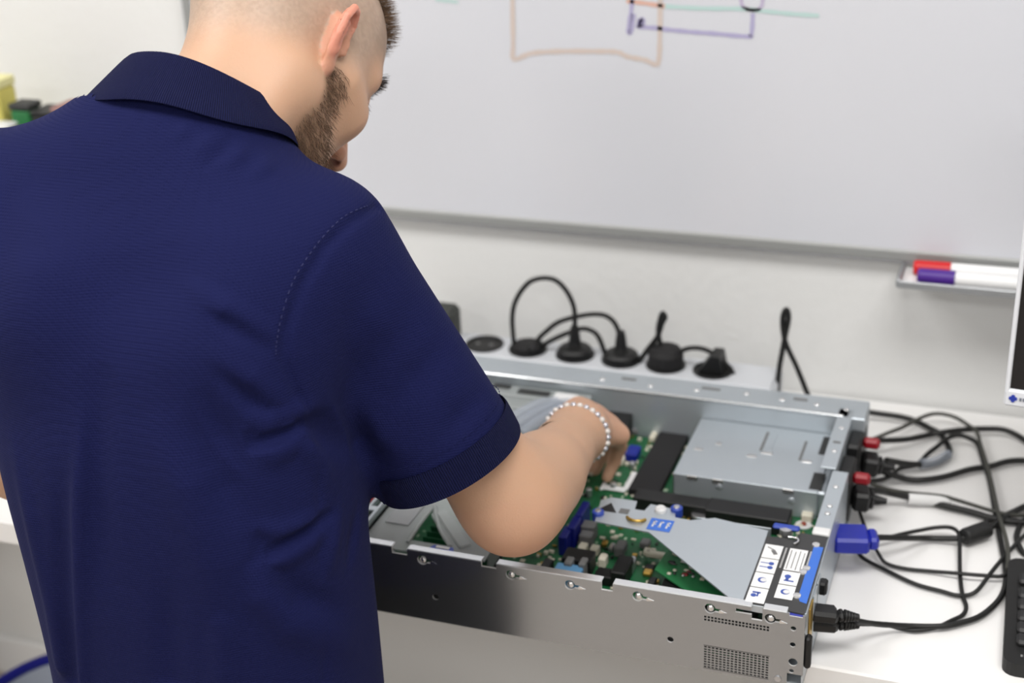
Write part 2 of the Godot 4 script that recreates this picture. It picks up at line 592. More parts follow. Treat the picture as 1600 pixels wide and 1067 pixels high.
func lidded(called: String, label: String, category: String, foot: Vector3, size: Vector3, m: Material, lid: Material) -> void:
	var t := thing(called, label, category, foot)
	part("body", one(foot + Vector3(0, size.y * 0.42, 0), Vector3(size.x, size.y * 0.84, size.z), 0.003), m, t)
	part("lid", one(foot + Vector3(0, size.y * 0.92, 0), Vector3(size.x + 0.002, size.y * 0.16, size.z + 0.002), 0.002), lid, t)

func clutter() -> void:
	# the wall shelf on the far left with blurred small things
	var sh := thing("wall_shelf", "narrow wall shelf at the far left holding small electronic odds and ends", "shelf", Vector3(-1.56, 1.02, -1.6))
	part("shelf_board", one(Vector3(-1.56, 1.035, -1.625), Vector3(0.78, 0.02, 0.14), 0.002), M.cream, sh)
	for x in [-1.9, -1.25]:
		part("bracket", one(Vector3(x, 0.995, -1.675), Vector3(0.02, 0.06, 0.04), 0.002), M.alu, sh)
	var y := 1.045
	lidded("yellow_box", "upright pale yellow box at the left end of the wall shelf", "box", Vector3(-1.365, y, -1.605), Vector3(0.045, 0.085, 0.04), mat(Color(0.80, 0.76, 0.40), 0.6), mat(Color(0.86, 0.84, 0.62), 0.6))
	lidded("circuit_module", "small green electronic module on the wall shelf beside the yellow box", "module", Vector3(-1.312, y, -1.60), Vector3(0.032, 0.054, 0.03), mat(Color(0.12, 0.42, 0.22), 0.5), M.dark_grey)
	lidded("adapter_box", "flat black adapter box on the wall shelf right of the green module", "adapter", Vector3(-1.277, y, -1.605), Vector3(0.034, 0.046, 0.04), M.dark_grey, M.black)
	lidded("carton", "small dull red carton on the wall shelf", "carton", Vector3(-1.236, y, -1.605), Vector3(0.042, 0.054, 0.045), mat(Color(0.50, 0.33, 0.33), 0.7), mat(Color(0.56, 0.42, 0.40), 0.7))
	lidded("tin", "dark grey tin on the wall shelf nearest the whiteboard", "tin", Vector3(-1.197, y, -1.605), Vector3(0.032, 0.062, 0.04), M.dark_grey, M.mid_grey)
	lidded("tin", "small light grey tin at the front of the wall shelf below the yellow box", "tin", Vector3(-1.335, y, -1.573), Vector3(0.034, 0.030, 0.025), mat(Color(0.62, 0.62, 0.58), 0.5), M.white_tag)
	lidded("cable_box", "low blue grey box at the front of the wall shelf", "box", Vector3(-1.285, y, -1.57), Vector3(0.055, 0.026, 0.025), mat(Color(0.40, 0.46, 0.52), 0.5), M.mid_grey)
	lidded("sorting_box", "dark brown sorting box at the front left of the wall shelf", "box", Vector3(-1.393, y, -1.572), Vector3(0.06, 0.036, 0.03), mat(Color(0.30, 0.28, 0.25), 0.6), M.dark_grey)
	# the waste bin under the desk
	var bt := thing("waste_bin", "round waste bin with a blue rim and a clear liner under the desk", "bin", Vector3(-1.17, 0, -1.27))
	var c := Vector3(-1.155, 0.0, -1.275)
	var bk := MB.new()
	bk.lathe(c, Vector3.UP, [[0.0, 0.003], [0.095, 0.0], [0.1, 0.004], [0.128, 0.345], [0.124, 0.345], [0.096, 0.01], [0.0, 0.01]], 40)
	part("bucket", bk, mat(Color(0.80, 0.83, 0.88), 0.4), bt)
	var rm := MB.new()
	var ring := []
	for k in 41:
		ring.append(c + Vector3(cos(TAU * k / 40) * 0.13, 0.350, sin(TAU * k / 40) * 0.13))
	rm.tube(ring, 0.008, 10, 1, false)
	part("rim", rm, mat(Color(0.02, 0.07, 0.55), 0.35), bt, "blue rim")
	var ln := MB.new()
	for k in 40:
		var a0 := TAU * k / 40
		var a1 := TAU * (k + 1) / 40
		var r0 := 0.132 + 0.004 * sin(k * 2.3)
		var r1 := 0.132 + 0.004 * sin((k + 1) * 2.3)
		ln.flat([c + Vector3(cos(a0) * r0, 0.28, sin(a0) * r0), c + Vector3(cos(a1) * r1, 0.28, sin(a1) * r1), c + Vector3(cos(a1) * 0.139, 0.348, sin(a1) * 0.139), c + Vector3(cos(a0) * 0.139, 0.348, sin(a0) * 0.139)], Vector3(cos(a0), 0, sin(a0)))
	part("liner", ln, M.clear, bt)
	# a small dark power brick seen past the sleeve
	solo("power_brick", one(Vector3(-0.73, 0.795, -1.64), Vector3(0.05, 0.09, 0.04), 0.006), mat(Color(0.19, 0.2, 0.19), 0.6), "dark grey power brick standing against the wall just past the sleeve", "power brick")

const ZN := -1.09
const ZF := -1.527
const XR := -0.1487
const XF := -0.85
const Y0 := 0.75
const TOP := 0.8296

func lattice(mb: MB, x0: float, x1: float, y0: float, y1: float, nx: int, ny: int, z: float, bar: float) -> void:
	for i in nx + 1:
		mb.box(Vector3(lerpf(x0, x1, float(i) / nx), (y0 + y1) / 2, z), Vector3(bar, y1 - y0, 0.0012))
	for j in ny + 1:
		mb.box(Vector3((x0 + x1) / 2, lerpf(y0, y1, float(j) / ny), z), Vector3(x1 - x0, bar, 0.0014))

func comp(called: String, at: Vector3, size: Vector3, m: Material, parent: Node3D) -> MeshInstance3D:
	var b := MB.new()
	b.box(at, size, 0.0012)
	return part(called, b, m, parent)

func cut_box(parent: CSGShape3D, at: Vector3, size: Vector3) -> void:
	var c := CSGBox3D.new()
	c.name = "cutout"
	c.size = size
	c.operation = CSGShape3D.OPERATION_SUBTRACTION
	parent.add_child(c, true)
	c.position = at

func cut_round(parent: CSGShape3D, at: Vector3, r: float) -> void:
	var c := CSGCylinder3D.new()
	c.name = "cutout"
	c.radius = r
	c.height = 0.02
	c.sides = 20
	c.rotation_degrees = Vector3(90, 0, 0)
	c.operation = CSGShape3D.OPERATION_SUBTRACTION
	parent.add_child(c, true)
	c.position = at

func server() -> void:
	var base := Vector3(-0.5, Y0, -1.3085)
	var t := thing("rack_server", "opened low wide steel rack server lying on the white desk with its lid off", "server", base)
	# near side wall: sheet steel with keyholes, notches and vents
	var w := CSGBox3D.new()
	w.name = "side_wall"
	w.size = Vector3(XR - XF, TOP - Y0, 0.0014)
	w.material = M.steel_side
	t.add_child(w)
	var wc := Vector3((XR + XF) / 2, (TOP + Y0) / 2, ZN - 0.0012)
	w.position = wc - base
	var up := CSGBox3D.new()
	up.name = "upper_band"
	up.size = Vector3(XR - XF, TOP - 0.806, 0.0014)
	up.material = M.steel_side
	w.add_child(up)
	up.position = Vector3(0, (TOP + 0.806) / 2 - wc.y, 0.0008)
	var keys := [-0.72, -0.62, -0.52, -0.428, -0.369, -0.303, -0.235, -0.18]
	for x in keys:
		cut_round(w, Vector3(x, 0.8205, ZN) - wc, 0.0052)
		cut_box(w, Vector3(x + 0.0062, 0.8197, ZN) - wc, Vector3(0.007, 0.0036, 0.02))
	for q in [[-0.552, -0.536, 0.0065], [-0.458, -0.443, 0.005], [-0.338, -0.327, 0.0085], [-0.197, -0.187, 0.013]]:
		cut_box(w, Vector3((q[0] + q[1]) / 2, TOP - q[2] / 2 + 0.002, ZN) - wc, Vector3(q[1] - q[0], q[2] + 0.004, 0.02))
	cut_box(w, Vector3(-0.204, TOP - 0.006, ZN) - wc, Vector3(0.015, 0.004, 0.02))
	cut_box(w, Vector3(-0.157, TOP + 0.001, ZN) - wc, Vector3(0.012, 0.007, 0.02))
	for q in [[-0.509, 0.779, 0.0032], [-0.272, 0.778, 0.0032], [-0.159, 0.814, 0.0026], [-0.159, 0.796, 0.0026], [-0.158, 0.777, 0.0042], [-0.159, 0.767, 0.0022]]:
		cut_round(w, Vector3(q[0], q[1], ZN) - wc, q[2])
	cut_box(w, Vector3(-0.2100, 0.766, ZN) - wc, Vector3(0.061, 0.025, 0.02))
	cut_box(w, Vector3(-0.2105, 0.809, ZN) - wc, Vector3(0.0605, 0.0062, 0.02))
	cut_box(w, Vector3(-0.153, Y0 + 0.005, ZN) - wc, Vector3(0.02, 0.018, 0.02))
	var g := MB.new()
	lattice(g, -0.2405, -0.1795, 0.7535, 0.7785, 17, 9, ZN - 0.0012, 0.0012)
	part("vent_grille", g, M.steel_side, t)
	g = MB.new()
	lattice(g, -0.2408, -0.1802, 0.8059, 0.8121, 19, 2, ZN - 0.0009, 0.0011)
	part("vent_grille", g, M.steel_side, t)
	part("vent_shade_plate", one(Vector3(-0.21, 0.785, ZN - 0.006), Vector3(0.075, 0.058, 0.003)), M.black, t)  # added black plate, stands in for the dark interior behind the vents
	part("hole_shade_sheet", one(Vector3(-0.43, 0.778, ZN - 0.004), Vector3(0.33, 0.03, 0.0008)), M.black, t)  # added black sheet so the wall holes look shaded inside
	for x in keys:
		var s := MB.new()
		s.ball(Vector3(x + 0.0003, 0.8203, ZN - 0.0012), Vector3(0.0034, 0.0034, 0.0022))
		part("lid_stud", s, M.bright, t)
		s = MB.new()
		s.plate([Vector2(0, -0.0015), Vector2(0.007, 0), Vector2(0, 0.002)], 0.0008, Transform3D(Basis.IDENTITY, Vector3(x + 0.0085, 0.8187, ZN - 0.0002)))
		part("lid_tab", s, M.bright, t)
	var sw := MB.new()
	sw.cyl(Vector3(-0.171, 0.756, ZN - 0.001), Vector3(-0.171, 0.756, ZN + 0.0006), 0.0035, 0.003, 14)
	part("screw", sw, M.silver, t)
	for q in [[XF, -0.552], [-0.536, -0.458], [-0.443, -0.338], [-0.327, -0.197], [-0.187, -0.165]]:
		part("top_flange", one(Vector3((q[0] + q[1]) / 2, TOP, ZN - 0.0045), Vector3(q[1] - q[0], 0.0016, 0.009), 0.0006), M.flange, t)
	# floor pan, far wall, front
	part("floor_pan", one(Vector3((XF + XR) / 2, Y0 + 0.002, -1.3085), Vector3(XR - XF, 0.0016, ZN - ZF - 0.004)), M.steel, t)
	part("far_wall", one(Vector3((XF + XR) / 2, 0.7898, ZF + 0.0008), Vector3(XR - XF, TOP - Y0, 0.0016)), M.steel, t)
	part("far_inner_wall", one(Vector3(-0.505, 0.7898, -1.4825), Vector3(0.66, TOP - Y0 - 0.002, 0.0016)), M.steel, t)
	part("far_top_channel", one(Vector3(-0.507, TOP - 0.0008, -1.5045), Vector3(0.68, 0.0016, 0.044), 0.0006), M.steel, t)
	part("channel_lip", one(Vector3(-0.507, TOP + 0.0008, -1.4825), Vector3(0.67, 0.0016, 0.004), 0.0006), M.flange, t)
	for x in [-0.46, -0.40, -0.345, -0.287, -0.245, -0.205]:
		var s := MB.new()
		s.ball(Vector3(x, TOP + 0.0004, -1.506 + 0.006 * sin(x * 90.0)), Vector3(0.0036, 0.0016, 0.0036))
		part("rivet", s, M.bright, t)
	for q in [[-0.43, 0.018], [-0.33, 0.022], [-0.225, 0.016]]:
		part("channel_slot", one(Vector3(q[0], TOP + 0.0002, -1.512), Vector3(q[1], 0.0012, 0.005), 0.0004), M.mid_grey, t)
	part("front_panel", one(Vector3(XF + 0.006, 0.7898, -1.3085), Vector3(0.012, TOP - Y0, ZN - ZF), 0.002), M.dark_grey, t)
	for k in 8:
		var c := MB.new()
		var z := -1.125 - k * 0.0524
		c.box(Vector3(XF - 0.004, 0.789, z), Vector3(0.01, 0.068, 0.047), 0.003)
		var carrier := part("drive_carrier", c, M.black_matte, t)
		c = MB.new()
		c.box(Vector3(XF - 0.011, 0.789, z + 0.012), Vector3(0.006, 0.03, 0.012), 0.002)
		part("release_button", c, M.red, carrier)
	part("drive_cage", one(Vector3(-0.752, 0.792, -1.285), Vector3(0.18, 0.068, 0.386), 0.001), M.steel, t)
	# fan row with its frame
	for k in 6:
		var z := -1.135 - k * 0.062
		var f := MB.new()
		f.box(Vector3(-0.63, 0.785, z), Vector3(0.045, 0.062, 0.056), 0.004)
		var fan := part("fan", f, M.black_matte, t)
		var gr := MB.new()
		gr.box(Vector3(-0.628, 0.8165, z), Vector3(0.018, 0.004, 0.03), 0.0015)
		part("fan_grip", gr, M.red, fan, "dark red grip")
	var br := MB.new()
	br.box(Vector3(-0.6085, 0.8235, -1.285), Vector3(0.003, 0.008, 0.385), 0.0006)
	br.box(Vector3(-0.5985, 0.8235, -1.285), Vector3(0.003, 0.008, 0.385), 0.0006)
	for k in 15:
		br.box(Vector3(-0.6035, 0.8255, -1.105 - k * 0.026), Vector3(0.008, 0.003, 0.008), 0.0005)
	part("fan_frame", br, M.steel, t)
	motherboard(t)
	air_baffle(t)
	psu_cage(t)
	riser(t)
	rear(t)

func motherboard(t: Node3D) -> void:
	var mb := part("motherboard", one(Vector3(-0.377, 0.7715, -1.2855), Vector3(0.42, 0.0025, 0.386)), M.pcb, t, "green circuit board")
	comp("expansion_slot", Vector3(-0.3290, 0.7815, -1.3220), Vector3(0.0820, 0.0170, 0.0210), M.black, mb)
	comp("expansion_slot", Vector3(-0.2450, 0.7825, -1.3180), Vector3(0.0880, 0.0190, 0.0270), M.black, mb)
	comp("heat_spreader", Vector3(-0.3660, 0.7775, -1.4110), Vector3(0.0350, 0.0090, 0.1390), M.black_matte, mb)
	comp("power_connector", Vector3(-0.4330, 0.7865, -1.4640), Vector3(0.0320, 0.0270, 0.0570), M.black, mb)
	comp("blue_connector", Vector3(-0.4010, 0.7785, -1.4250), Vector3(0.0140, 0.0110, 0.0230), M.blue, mb)
	comp("white_connector", Vector3(-0.4150, 0.7765, -1.4090), Vector3(0.0160, 0.0070, 0.0160), M.cream, mb)
	comp("white_connector", Vector3(-0.3900, 0.7765, -1.4820), Vector3(0.0070, 0.0070, 0.0320), M.cream, mb)
	comp("socket_frame", Vector3(-0.4150, 0.7745, -1.3580), Vector3(0.0040, 0.0030, 0.0320), M.white, mb)
	comp("socket_frame", Vector3(-0.4010, 0.7745, -1.3490), Vector3(0.0260, 0.0030, 0.0090), M.white, mb)
	comp("socket_frame", Vector3(-0.3870, 0.7745, -1.3700), Vector3(0.0110, 0.0030, 0.0390), M.white, mb)
	comp("socket_frame", Vector3(-0.4150, 0.7745, -1.3810), Vector3(0.0090, 0.0030, 0.0100), M.white, mb)
	comp("header_pin_block", Vector3(-0.3780, 0.7760, -1.3730), Vector3(0.0070, 0.0060, 0.0320), M.silver, mb)
	comp("chip", Vector3(-0.4320, 0.7745, -1.4780), Vector3(0.0130, 0.0030, 0.0190), M.chip, mb)
	comp("coil", Vector3(-0.4160, 0.7765, -1.4880), Vector3(0.0110, 0.0070, 0.0190), M.mid_grey, mb)
	comp("status_header", Vector3(-0.1830, 0.7775, -1.2940), Vector3(0.0130, 0.0090, 0.0130), M.dark_grey, mb)
	comp("metal_post", Vector3(-0.1870, 0.7775, -1.3490), Vector3(0.0120, 0.0090, 0.0210), M.cream, mb)
	comp("black_connector", Vector3(-0.3440, 0.7825, -1.1800), Vector3(0.0150, 0.0190, 0.0330), M.black, mb)
	comp("black_connector", Vector3(-0.3580, 0.7785, -1.1730), Vector3(0.0220, 0.0110, 0.0170), M.black, mb)
	comp("flat_ribbon_plug", Vector3(-0.3190, 0.7810, -1.2220), Vector3(0.0240, 0.0060, 0.0070), M.cream, mb)
	comp("flat_ribbon_plug", Vector3(-0.3300, 0.7810, -1.2250), Vector3(0.0080, 0.0060, 0.0090), M.cream, mb)
	comp("fan_socket", Vector3(-0.3970, 0.7775, -1.2180), Vector3(0.0090, 0.0090, 0.0120), M.cream, mb)
	comp("fan_socket", Vector3(-0.3840, 0.7775, -1.2180), Vector3(0.0090, 0.0090, 0.0100), M.cream, mb)
	comp("fan_socket", Vector3(-0.3700, 0.7785, -1.2000), Vector3(0.0080, 0.0110, 0.0120), M.cream, mb)
	comp("heat_sink", Vector3(-0.3590, 0.7785, -1.2270), Vector3(0.0100, 0.0110, 0.0180), M.mid_grey, mb)
	comp("metal_clip", Vector3(-0.3390, 0.7795, -1.1980), Vector3(0.0050, 0.0130, 0.0180), M.silver, mb)
	comp("memory_latch", Vector3(-0.3930, 0.7835, -1.1560), Vector3(0.0280, 0.0170, 0.0200), M.light_blue, mb)
	comp("memory_latch_arm", Vector3(-0.3900, 0.7845, -1.1820), Vector3(0.0300, 0.0190, 0.0220), M.black, mb)
	comp("memory_latch_arm", Vector3(-0.3950, 0.7855, -1.1670), Vector3(0.0080, 0.0210, 0.0130), M.mid_grey, mb)
	comp("memory_latch_arm", Vector3(-0.3810, 0.7855, -1.1690), Vector3(0.0070, 0.0210, 0.0140), M.mid_grey, mb)
	comp("air_fin", Vector3(-0.3990, 0.7815, -1.2470), Vector3(0.0150, 0.0170, 0.0140), M.mid_grey, mb)
	comp("air_fin", Vector3(-0.3970, 0.7805, -1.2310), Vector3(0.0140, 0.0150, 0.0120), M.mid_grey, mb)
	comp("fan_grip", Vector3(-0.4150, 0.7845, -1.2160), Vector3(0.0090, 0.0230, 0.0230), M.deep_blue, mb)
	comp("fan_grip", Vector3(-0.4110, 0.7855, -1.2340), Vector3(0.0090, 0.0250, 0.0260), M.deep_blue, mb)
	comp("fan_grip", Vector3(-0.4100, 0.7865, -1.2590), Vector3(0.0080, 0.0270, 0.0300), M.deep_blue, mb)
	comp("dimm_slot", Vector3(-0.4210, 0.7785, -1.1720), Vector3(0.0100, 0.0110, 0.0180), M.black, mb)
	comp("grey_block", Vector3(-0.3400, 0.7765, -1.1660), Vector3(0.0150, 0.0070, 0.0080), M.mid_grey, mb)
	comp("light_jack", Vector3(-0.3260, 0.7765, -1.1660), Vector3(0.0070, 0.0070, 0.0080), M.light_blue, mb)
	comp("chip", Vector3(-0.3230, 0.7745, -1.2080), Vector3(0.0100, 0.0030, 0.0090), M.chip, mb)
	comp("chip", Vector3(-0.3140, 0.7745, -1.2620), Vector3(0.0120, 0.0030, 0.0120), M.chip, mb)
	comp("copper_coil", Vector3(-0.3220, 0.7755, -1.1960), Vector3(0.0090, 0.0050, 0.0090), M.gold, mb)
	comp("copper_coil", Vector3(-0.3790, 0.7755, -1.2360), Vector3(0.0060, 0.0050, 0.0090), M.gold, mb)
	comp("capacitor_bank", Vector3(-0.3690, 0.7765, -1.2290), Vector3(0.0050, 0.0070, 0.0110), M.silver, mb)
	comp("coil", Vector3(-0.3380, 0.7765, -1.2460), Vector3(0.0100, 0.0070, 0.0120), M.mid_grey, mb)
	comp("coil", Vector3(-0.3130, 0.7760, -1.1810), Vector3(0.0080, 0.0060, 0.0110), M.chip, mb)
	# near a hundred little soldered parts, too small to pick apart singly
	var r := RandomNumberGenerator.new()
	r.seed = 19
	var sets := [MB.new(), MB.new(), MB.new()]
	for k in 620:
		var x := r.randf_range(-0.455, -0.17)
		var z := r.randf_range(-1.475, -1.10)
		if x > -0.33 and z < -1.345:
			continue
		var s := Vector3(r.randf_range(0.0015, 0.006), r.randf_range(0.001, 0.004), r.randf_range(0.0015, 0.006))
		sets[[0, 1, 0, 2, 0][k % 5]].box(Vector3(x, 0.7728 + s.y / 2, z), s, 0.0004)
	var mats := [M.cream, M.chip, M.gold]
	for k in 3:
		var o := part("solder_parts", sets[k], mats[k], mb)
		o.set_meta("kind", "stuff")
	# round capacitors
	for k in 14:
		var c := MB.new()
		var p: Vector3 = [Vector3(-0.437, 0.7728, -1.13), Vector3(-0.436, 0.7728, -1.146), Vector3(-0.412, 0.7728, -1.125), Vector3(-0.402, 0.7728, -1.118), Vector3(-0.375, 0.7728, -1.13), Vector3(-0.366, 0.7728, -1.145), Vector3(-0.345, 0.7728, -1.13), Vector3(-0.335, 0.7728, -1.145), Vector3(-0.425, 0.7728, -1.44), Vector3(-0.395, 0.7728, -1.40), Vector3(-0.376, 0.7728, -1.37), Vector3(-0.403, 0.7728, -1.35), Vector3(-0.425, 0.7728, -1.33), Vector3(-0.38, 0.7728, -1.16)][k]
		c.lathe(p, Vector3.UP, [[0.0035, 0.0], [0.0035, 0.008], [0.003, 0.0086], [0.0, 0.0086]], 14)
		part("capacitor", c, M.silver, mb)
	var bt := MB.new()
	bt.lathe(Vector3(-0.295, 0.7728, -1.312), Vector3.UP, [[0.0115, 0.0], [0.0115, 0.006], [0.0, 0.006]], 24)
	var holder := part("battery_holder", bt, M.black, mb)
	bt = MB.new()
	bt.lathe(Vector3(-0.295, 0.778, -1.312), Vector3.UP, [[0.0098, 0.0], [0.0098, 0.0032], [0.009, 0.0038], [0.0, 0.0038]], 24)
	part("battery", bt, M.silver, holder, "silver coin cell")
	var pd := MB.new()
	pd.lathe(Vector3(-0.189, 0.7728, -1.333), Vector3.UP, [[0.0085, 0.0], [0.0085, 0.001], [0.0, 0.001]], 24)
	var pad := part("mounting_pad", pd, M.white_tag, mb)
	pd = MB.new()
	pd.lathe(Vector3(-0.189, 0.7736, -1.333), Vector3.UP, [[0.0032, 0.0], [0.0028, 0.002], [0.0, 0.0022]], 12)
	part("mounting_screw", pd, mat(Color(0.62, 0.28, 0.22), 0.4, 0.5), pad)
	# memory modules standing in their slots, mostly below the baffle
	for k in 8:
		var z := -1.145 - k * 0.0105 - (0.12 if k > 3 else 0.0)
		var s := MB.new()
		s.box(Vector3(-0.512, 0.7765, z), Vector3(0.08, 0.007, 0.006), 0.0006)
		var slot := part("memory_slot", s, M.black, mb)
		s = MB.new()
		s.box(Vector3(-0.512, 0.790, z), Vector3(0.074, 0.026, 0.0014), 0.0003)
		part("memory_module", s, M.pcb_plain, slot)

func air_baffle(t: Node3D) -> void:
	var flat := Transform3D(Basis(Vector3.RIGHT, Vector3.FORWARD, Vector3.UP), Vector3(0, 0.8175, 0))
	# outline in (x, -z); a triangular window is left open near the side wall
	var b := MB.new()
	b.plate([Vector2(-0.594, 1.102), Vector2(-0.545, 1.102), Vector2(-0.549, 1.165), Vector2(-0.549, 1.19), Vector2(-0.594, 1.19)], 0.002, flat)
	b.plate([Vector2(-0.545, 1.102), Vector2(-0.462, 1.107), Vector2(-0.462, 1.122), Vector2(-0.505, 1.122), Vector2(-0.547, 1.122)], 0.002, flat)
	b.plate([Vector2(-0.594, 1.19), Vector2(-0.549, 1.19), Vector2(-0.545, 1.172), Vector2(-0.505, 1.122), Vector2(-0.462, 1.122), Vector2(-0.466, 1.30), Vector2(-0.466, 1.478), Vector2(-0.594, 1.478)], 0.002, flat)
	var top := part("air_baffle", b, M.baffle, t, "milky translucent plastic air baffle")
	var rb := MB.new()
	rb.tube([Vector3(-0.549, 0.8205, -1.19), Vector3(-0.527, 0.8205, -1.15), Vector3(-0.503, 0.8205, -1.12)], 0.0024, 8, 3)
	rb.tube([Vector3(-0.549, 0.8205, -1.19), Vector3(-0.549, 0.8205, -1.15), Vector3(-0.547, 0.8205, -1.115)], 0.0022, 8, 3)
	rb.box(Vector3(-0.513, 0.8205, -1.152), Vector3(0.012, 0.003, 0.075), 0.001, Basis(Vector3.UP, 0.72))
	for z in [-1.25, -1.30, -1.34, -1.385, -1.42, -1.45]:
		rb.box(Vector3(-0.53, 0.8205, z), Vector3(0.12, 0.004, 0.003), 0.001)
	rb.box(Vector3(-0.466, 0.806, -1.30), Vector3(0.002, 0.026, 0.35), 0.0008)
	part("baffle_rib", rb, M.baffle, top)
	var du := MB.new()
	for k in 3:
		du.tube([Vector3(-0.545 + k * 0.016, 0.822, -1.36), Vector3(-0.530 + k * 0.016, 0.829, -1.385), Vector3(-0.512 + k * 0.016, 0.830, -1.42), Vector3(-0.500 + k * 0.016, 0.822, -1.445)], 0.0065, 10, 4)
	part("duct_hose", du, M.clear, top, "clear corrugated duct pieces")
	part("baffle_slot", one(Vector3(-0.535, 0.8202, -1.466), Vector3(0.040, 0.0012, 0.012), 0.0004), M.dark_grey, top)
	part("baffle_slot", one(Vector3(-0.578, 0.8202, -1.472), Vector3(0.022, 0.0012, 0.009), 0.0004), M.dark_grey, top)
	part("baffle_sticker", one(Vector3(-0.495, 0.8202, -1.462), Vector3(0.028, 0.0010, 0.022), 0.0003), M.white_tag, top, "blank pale sticker")
	part("baffle_sticker", one(Vector3(-0.572, 0.8202, -1.17), Vector3(0.026, 0.0010, 0.05), 0.0003), mat(Color(0.55, 0.56, 0.57), 0.6), top, "greyish worn sticker")
	var td := MB.new()
	td.plate([Vector2(-0.014, 0), Vector2(0.014, 0), Vector2(0.010, 0.008), Vector2(-0.010, 0.008)], 0.003, Transform3D(Basis(Vector3.RIGHT, Vector3.FORWARD, Vector3.UP), Vector3(-0.508, 0.8195, -1.108)))
	var tab := part("touch_tab", td, M.touch, top, "blue touch tab")
	td = MB.new()
	td.box(Vector3(-0.508, 0.8228, -1.113), Vector3(0.014, 0.001, 0.004), 0.0003)
	part("touch_mark", td, M.white_tag, tab)

func psu_cage(t: Node3D) -> void:
	var x0 := -0.334
	var x1 := -0.178
	var z0 := -1.347
	var z1 := -1.4805
	var c := MB.new()
	c.box(Vector3((x0 + x1) / 2, 0.8053, (z0 + z1) / 2), Vector3(x1 - x0, 0.0014, z0 - z1), 0.0005)
	c.box(Vector3((x0 + x1) / 2, 0.7893, z0 - 0.0007), Vector3(x1 - x0, 0.0322, 0.0014), 0.0004)
	c.box(Vector3(x0 + 0.0007, 0.7893, (z0 + z1) / 2), Vector3(0.0014, 0.0322, z0 - z1), 0.0004)
	var cage := part("power_supply_cage", c, M.steel, t, "flat pale steel power supply cage")
	var em := func(called: String, x: float, z: float, sx: float, sz: float, m: Material) -> void:
		part(called, one(Vector3(x, 0.8062, z), Vector3(sx, 0.0012, sz), 0.0005), m, cage)
	em.call("embossed_tab", -0.320, -1.407, 0.010, 0.006, M.bright)
	em.call("embossed_tab", -0.301, -1.425, 0.007, 0.006, M.bright)
	em.call("embossed_tab", -0.260, -1.407, 0.011, 0.006, M.bright)
	em.call("embossed_tab", -0.245, -1.418, 0.013, 0.006, M.bright)
	em.call("embossed_tab", -0.200, -1.411, 0.011, 0.006, M.bright)
	em.call("pressed_groove", -0.253, -1.444, 0.003, 0.045, M.mid_grey)
	em.call("pressed_groove", -0.243, -1.444, 0.003, 0.045, M.steel)
	em.call("pressed_groove", -0.208, -1.434, 0.003, 0.045, M.mid_grey)
	em.call("release_slot", -0.1865, -1.452, 0.009, 0.042, M.dark_grey)
	em.call("release_slot", -0.182, -1.371, 0.013, 0.036, M.dark_grey)
	for x in [-0.313, -0.285, -0.209]:
		part("hook", one(Vector3(x, 0.8035, z0 + 0.0004), Vector3(0.012, 0.005, 0.0016), 0.0006), M.bright, cage)
	for q in [[-0.283, 0.797], [-0.205, 0.792]]:
		var s := MB.new()
		s.ball(Vector3(q[0], q[1], z0), Vector3(0.004, 0.004, 0.0014))
		part("dimple", s, M.steel, cage)
	for k in 2:
		var z := -1.383 - k * 0.065
		part("power_supply", one(Vector3(-0.245, 0.789, z), Vector3(0.15, 0.03, 0.062), 0.002), M.steel, t)

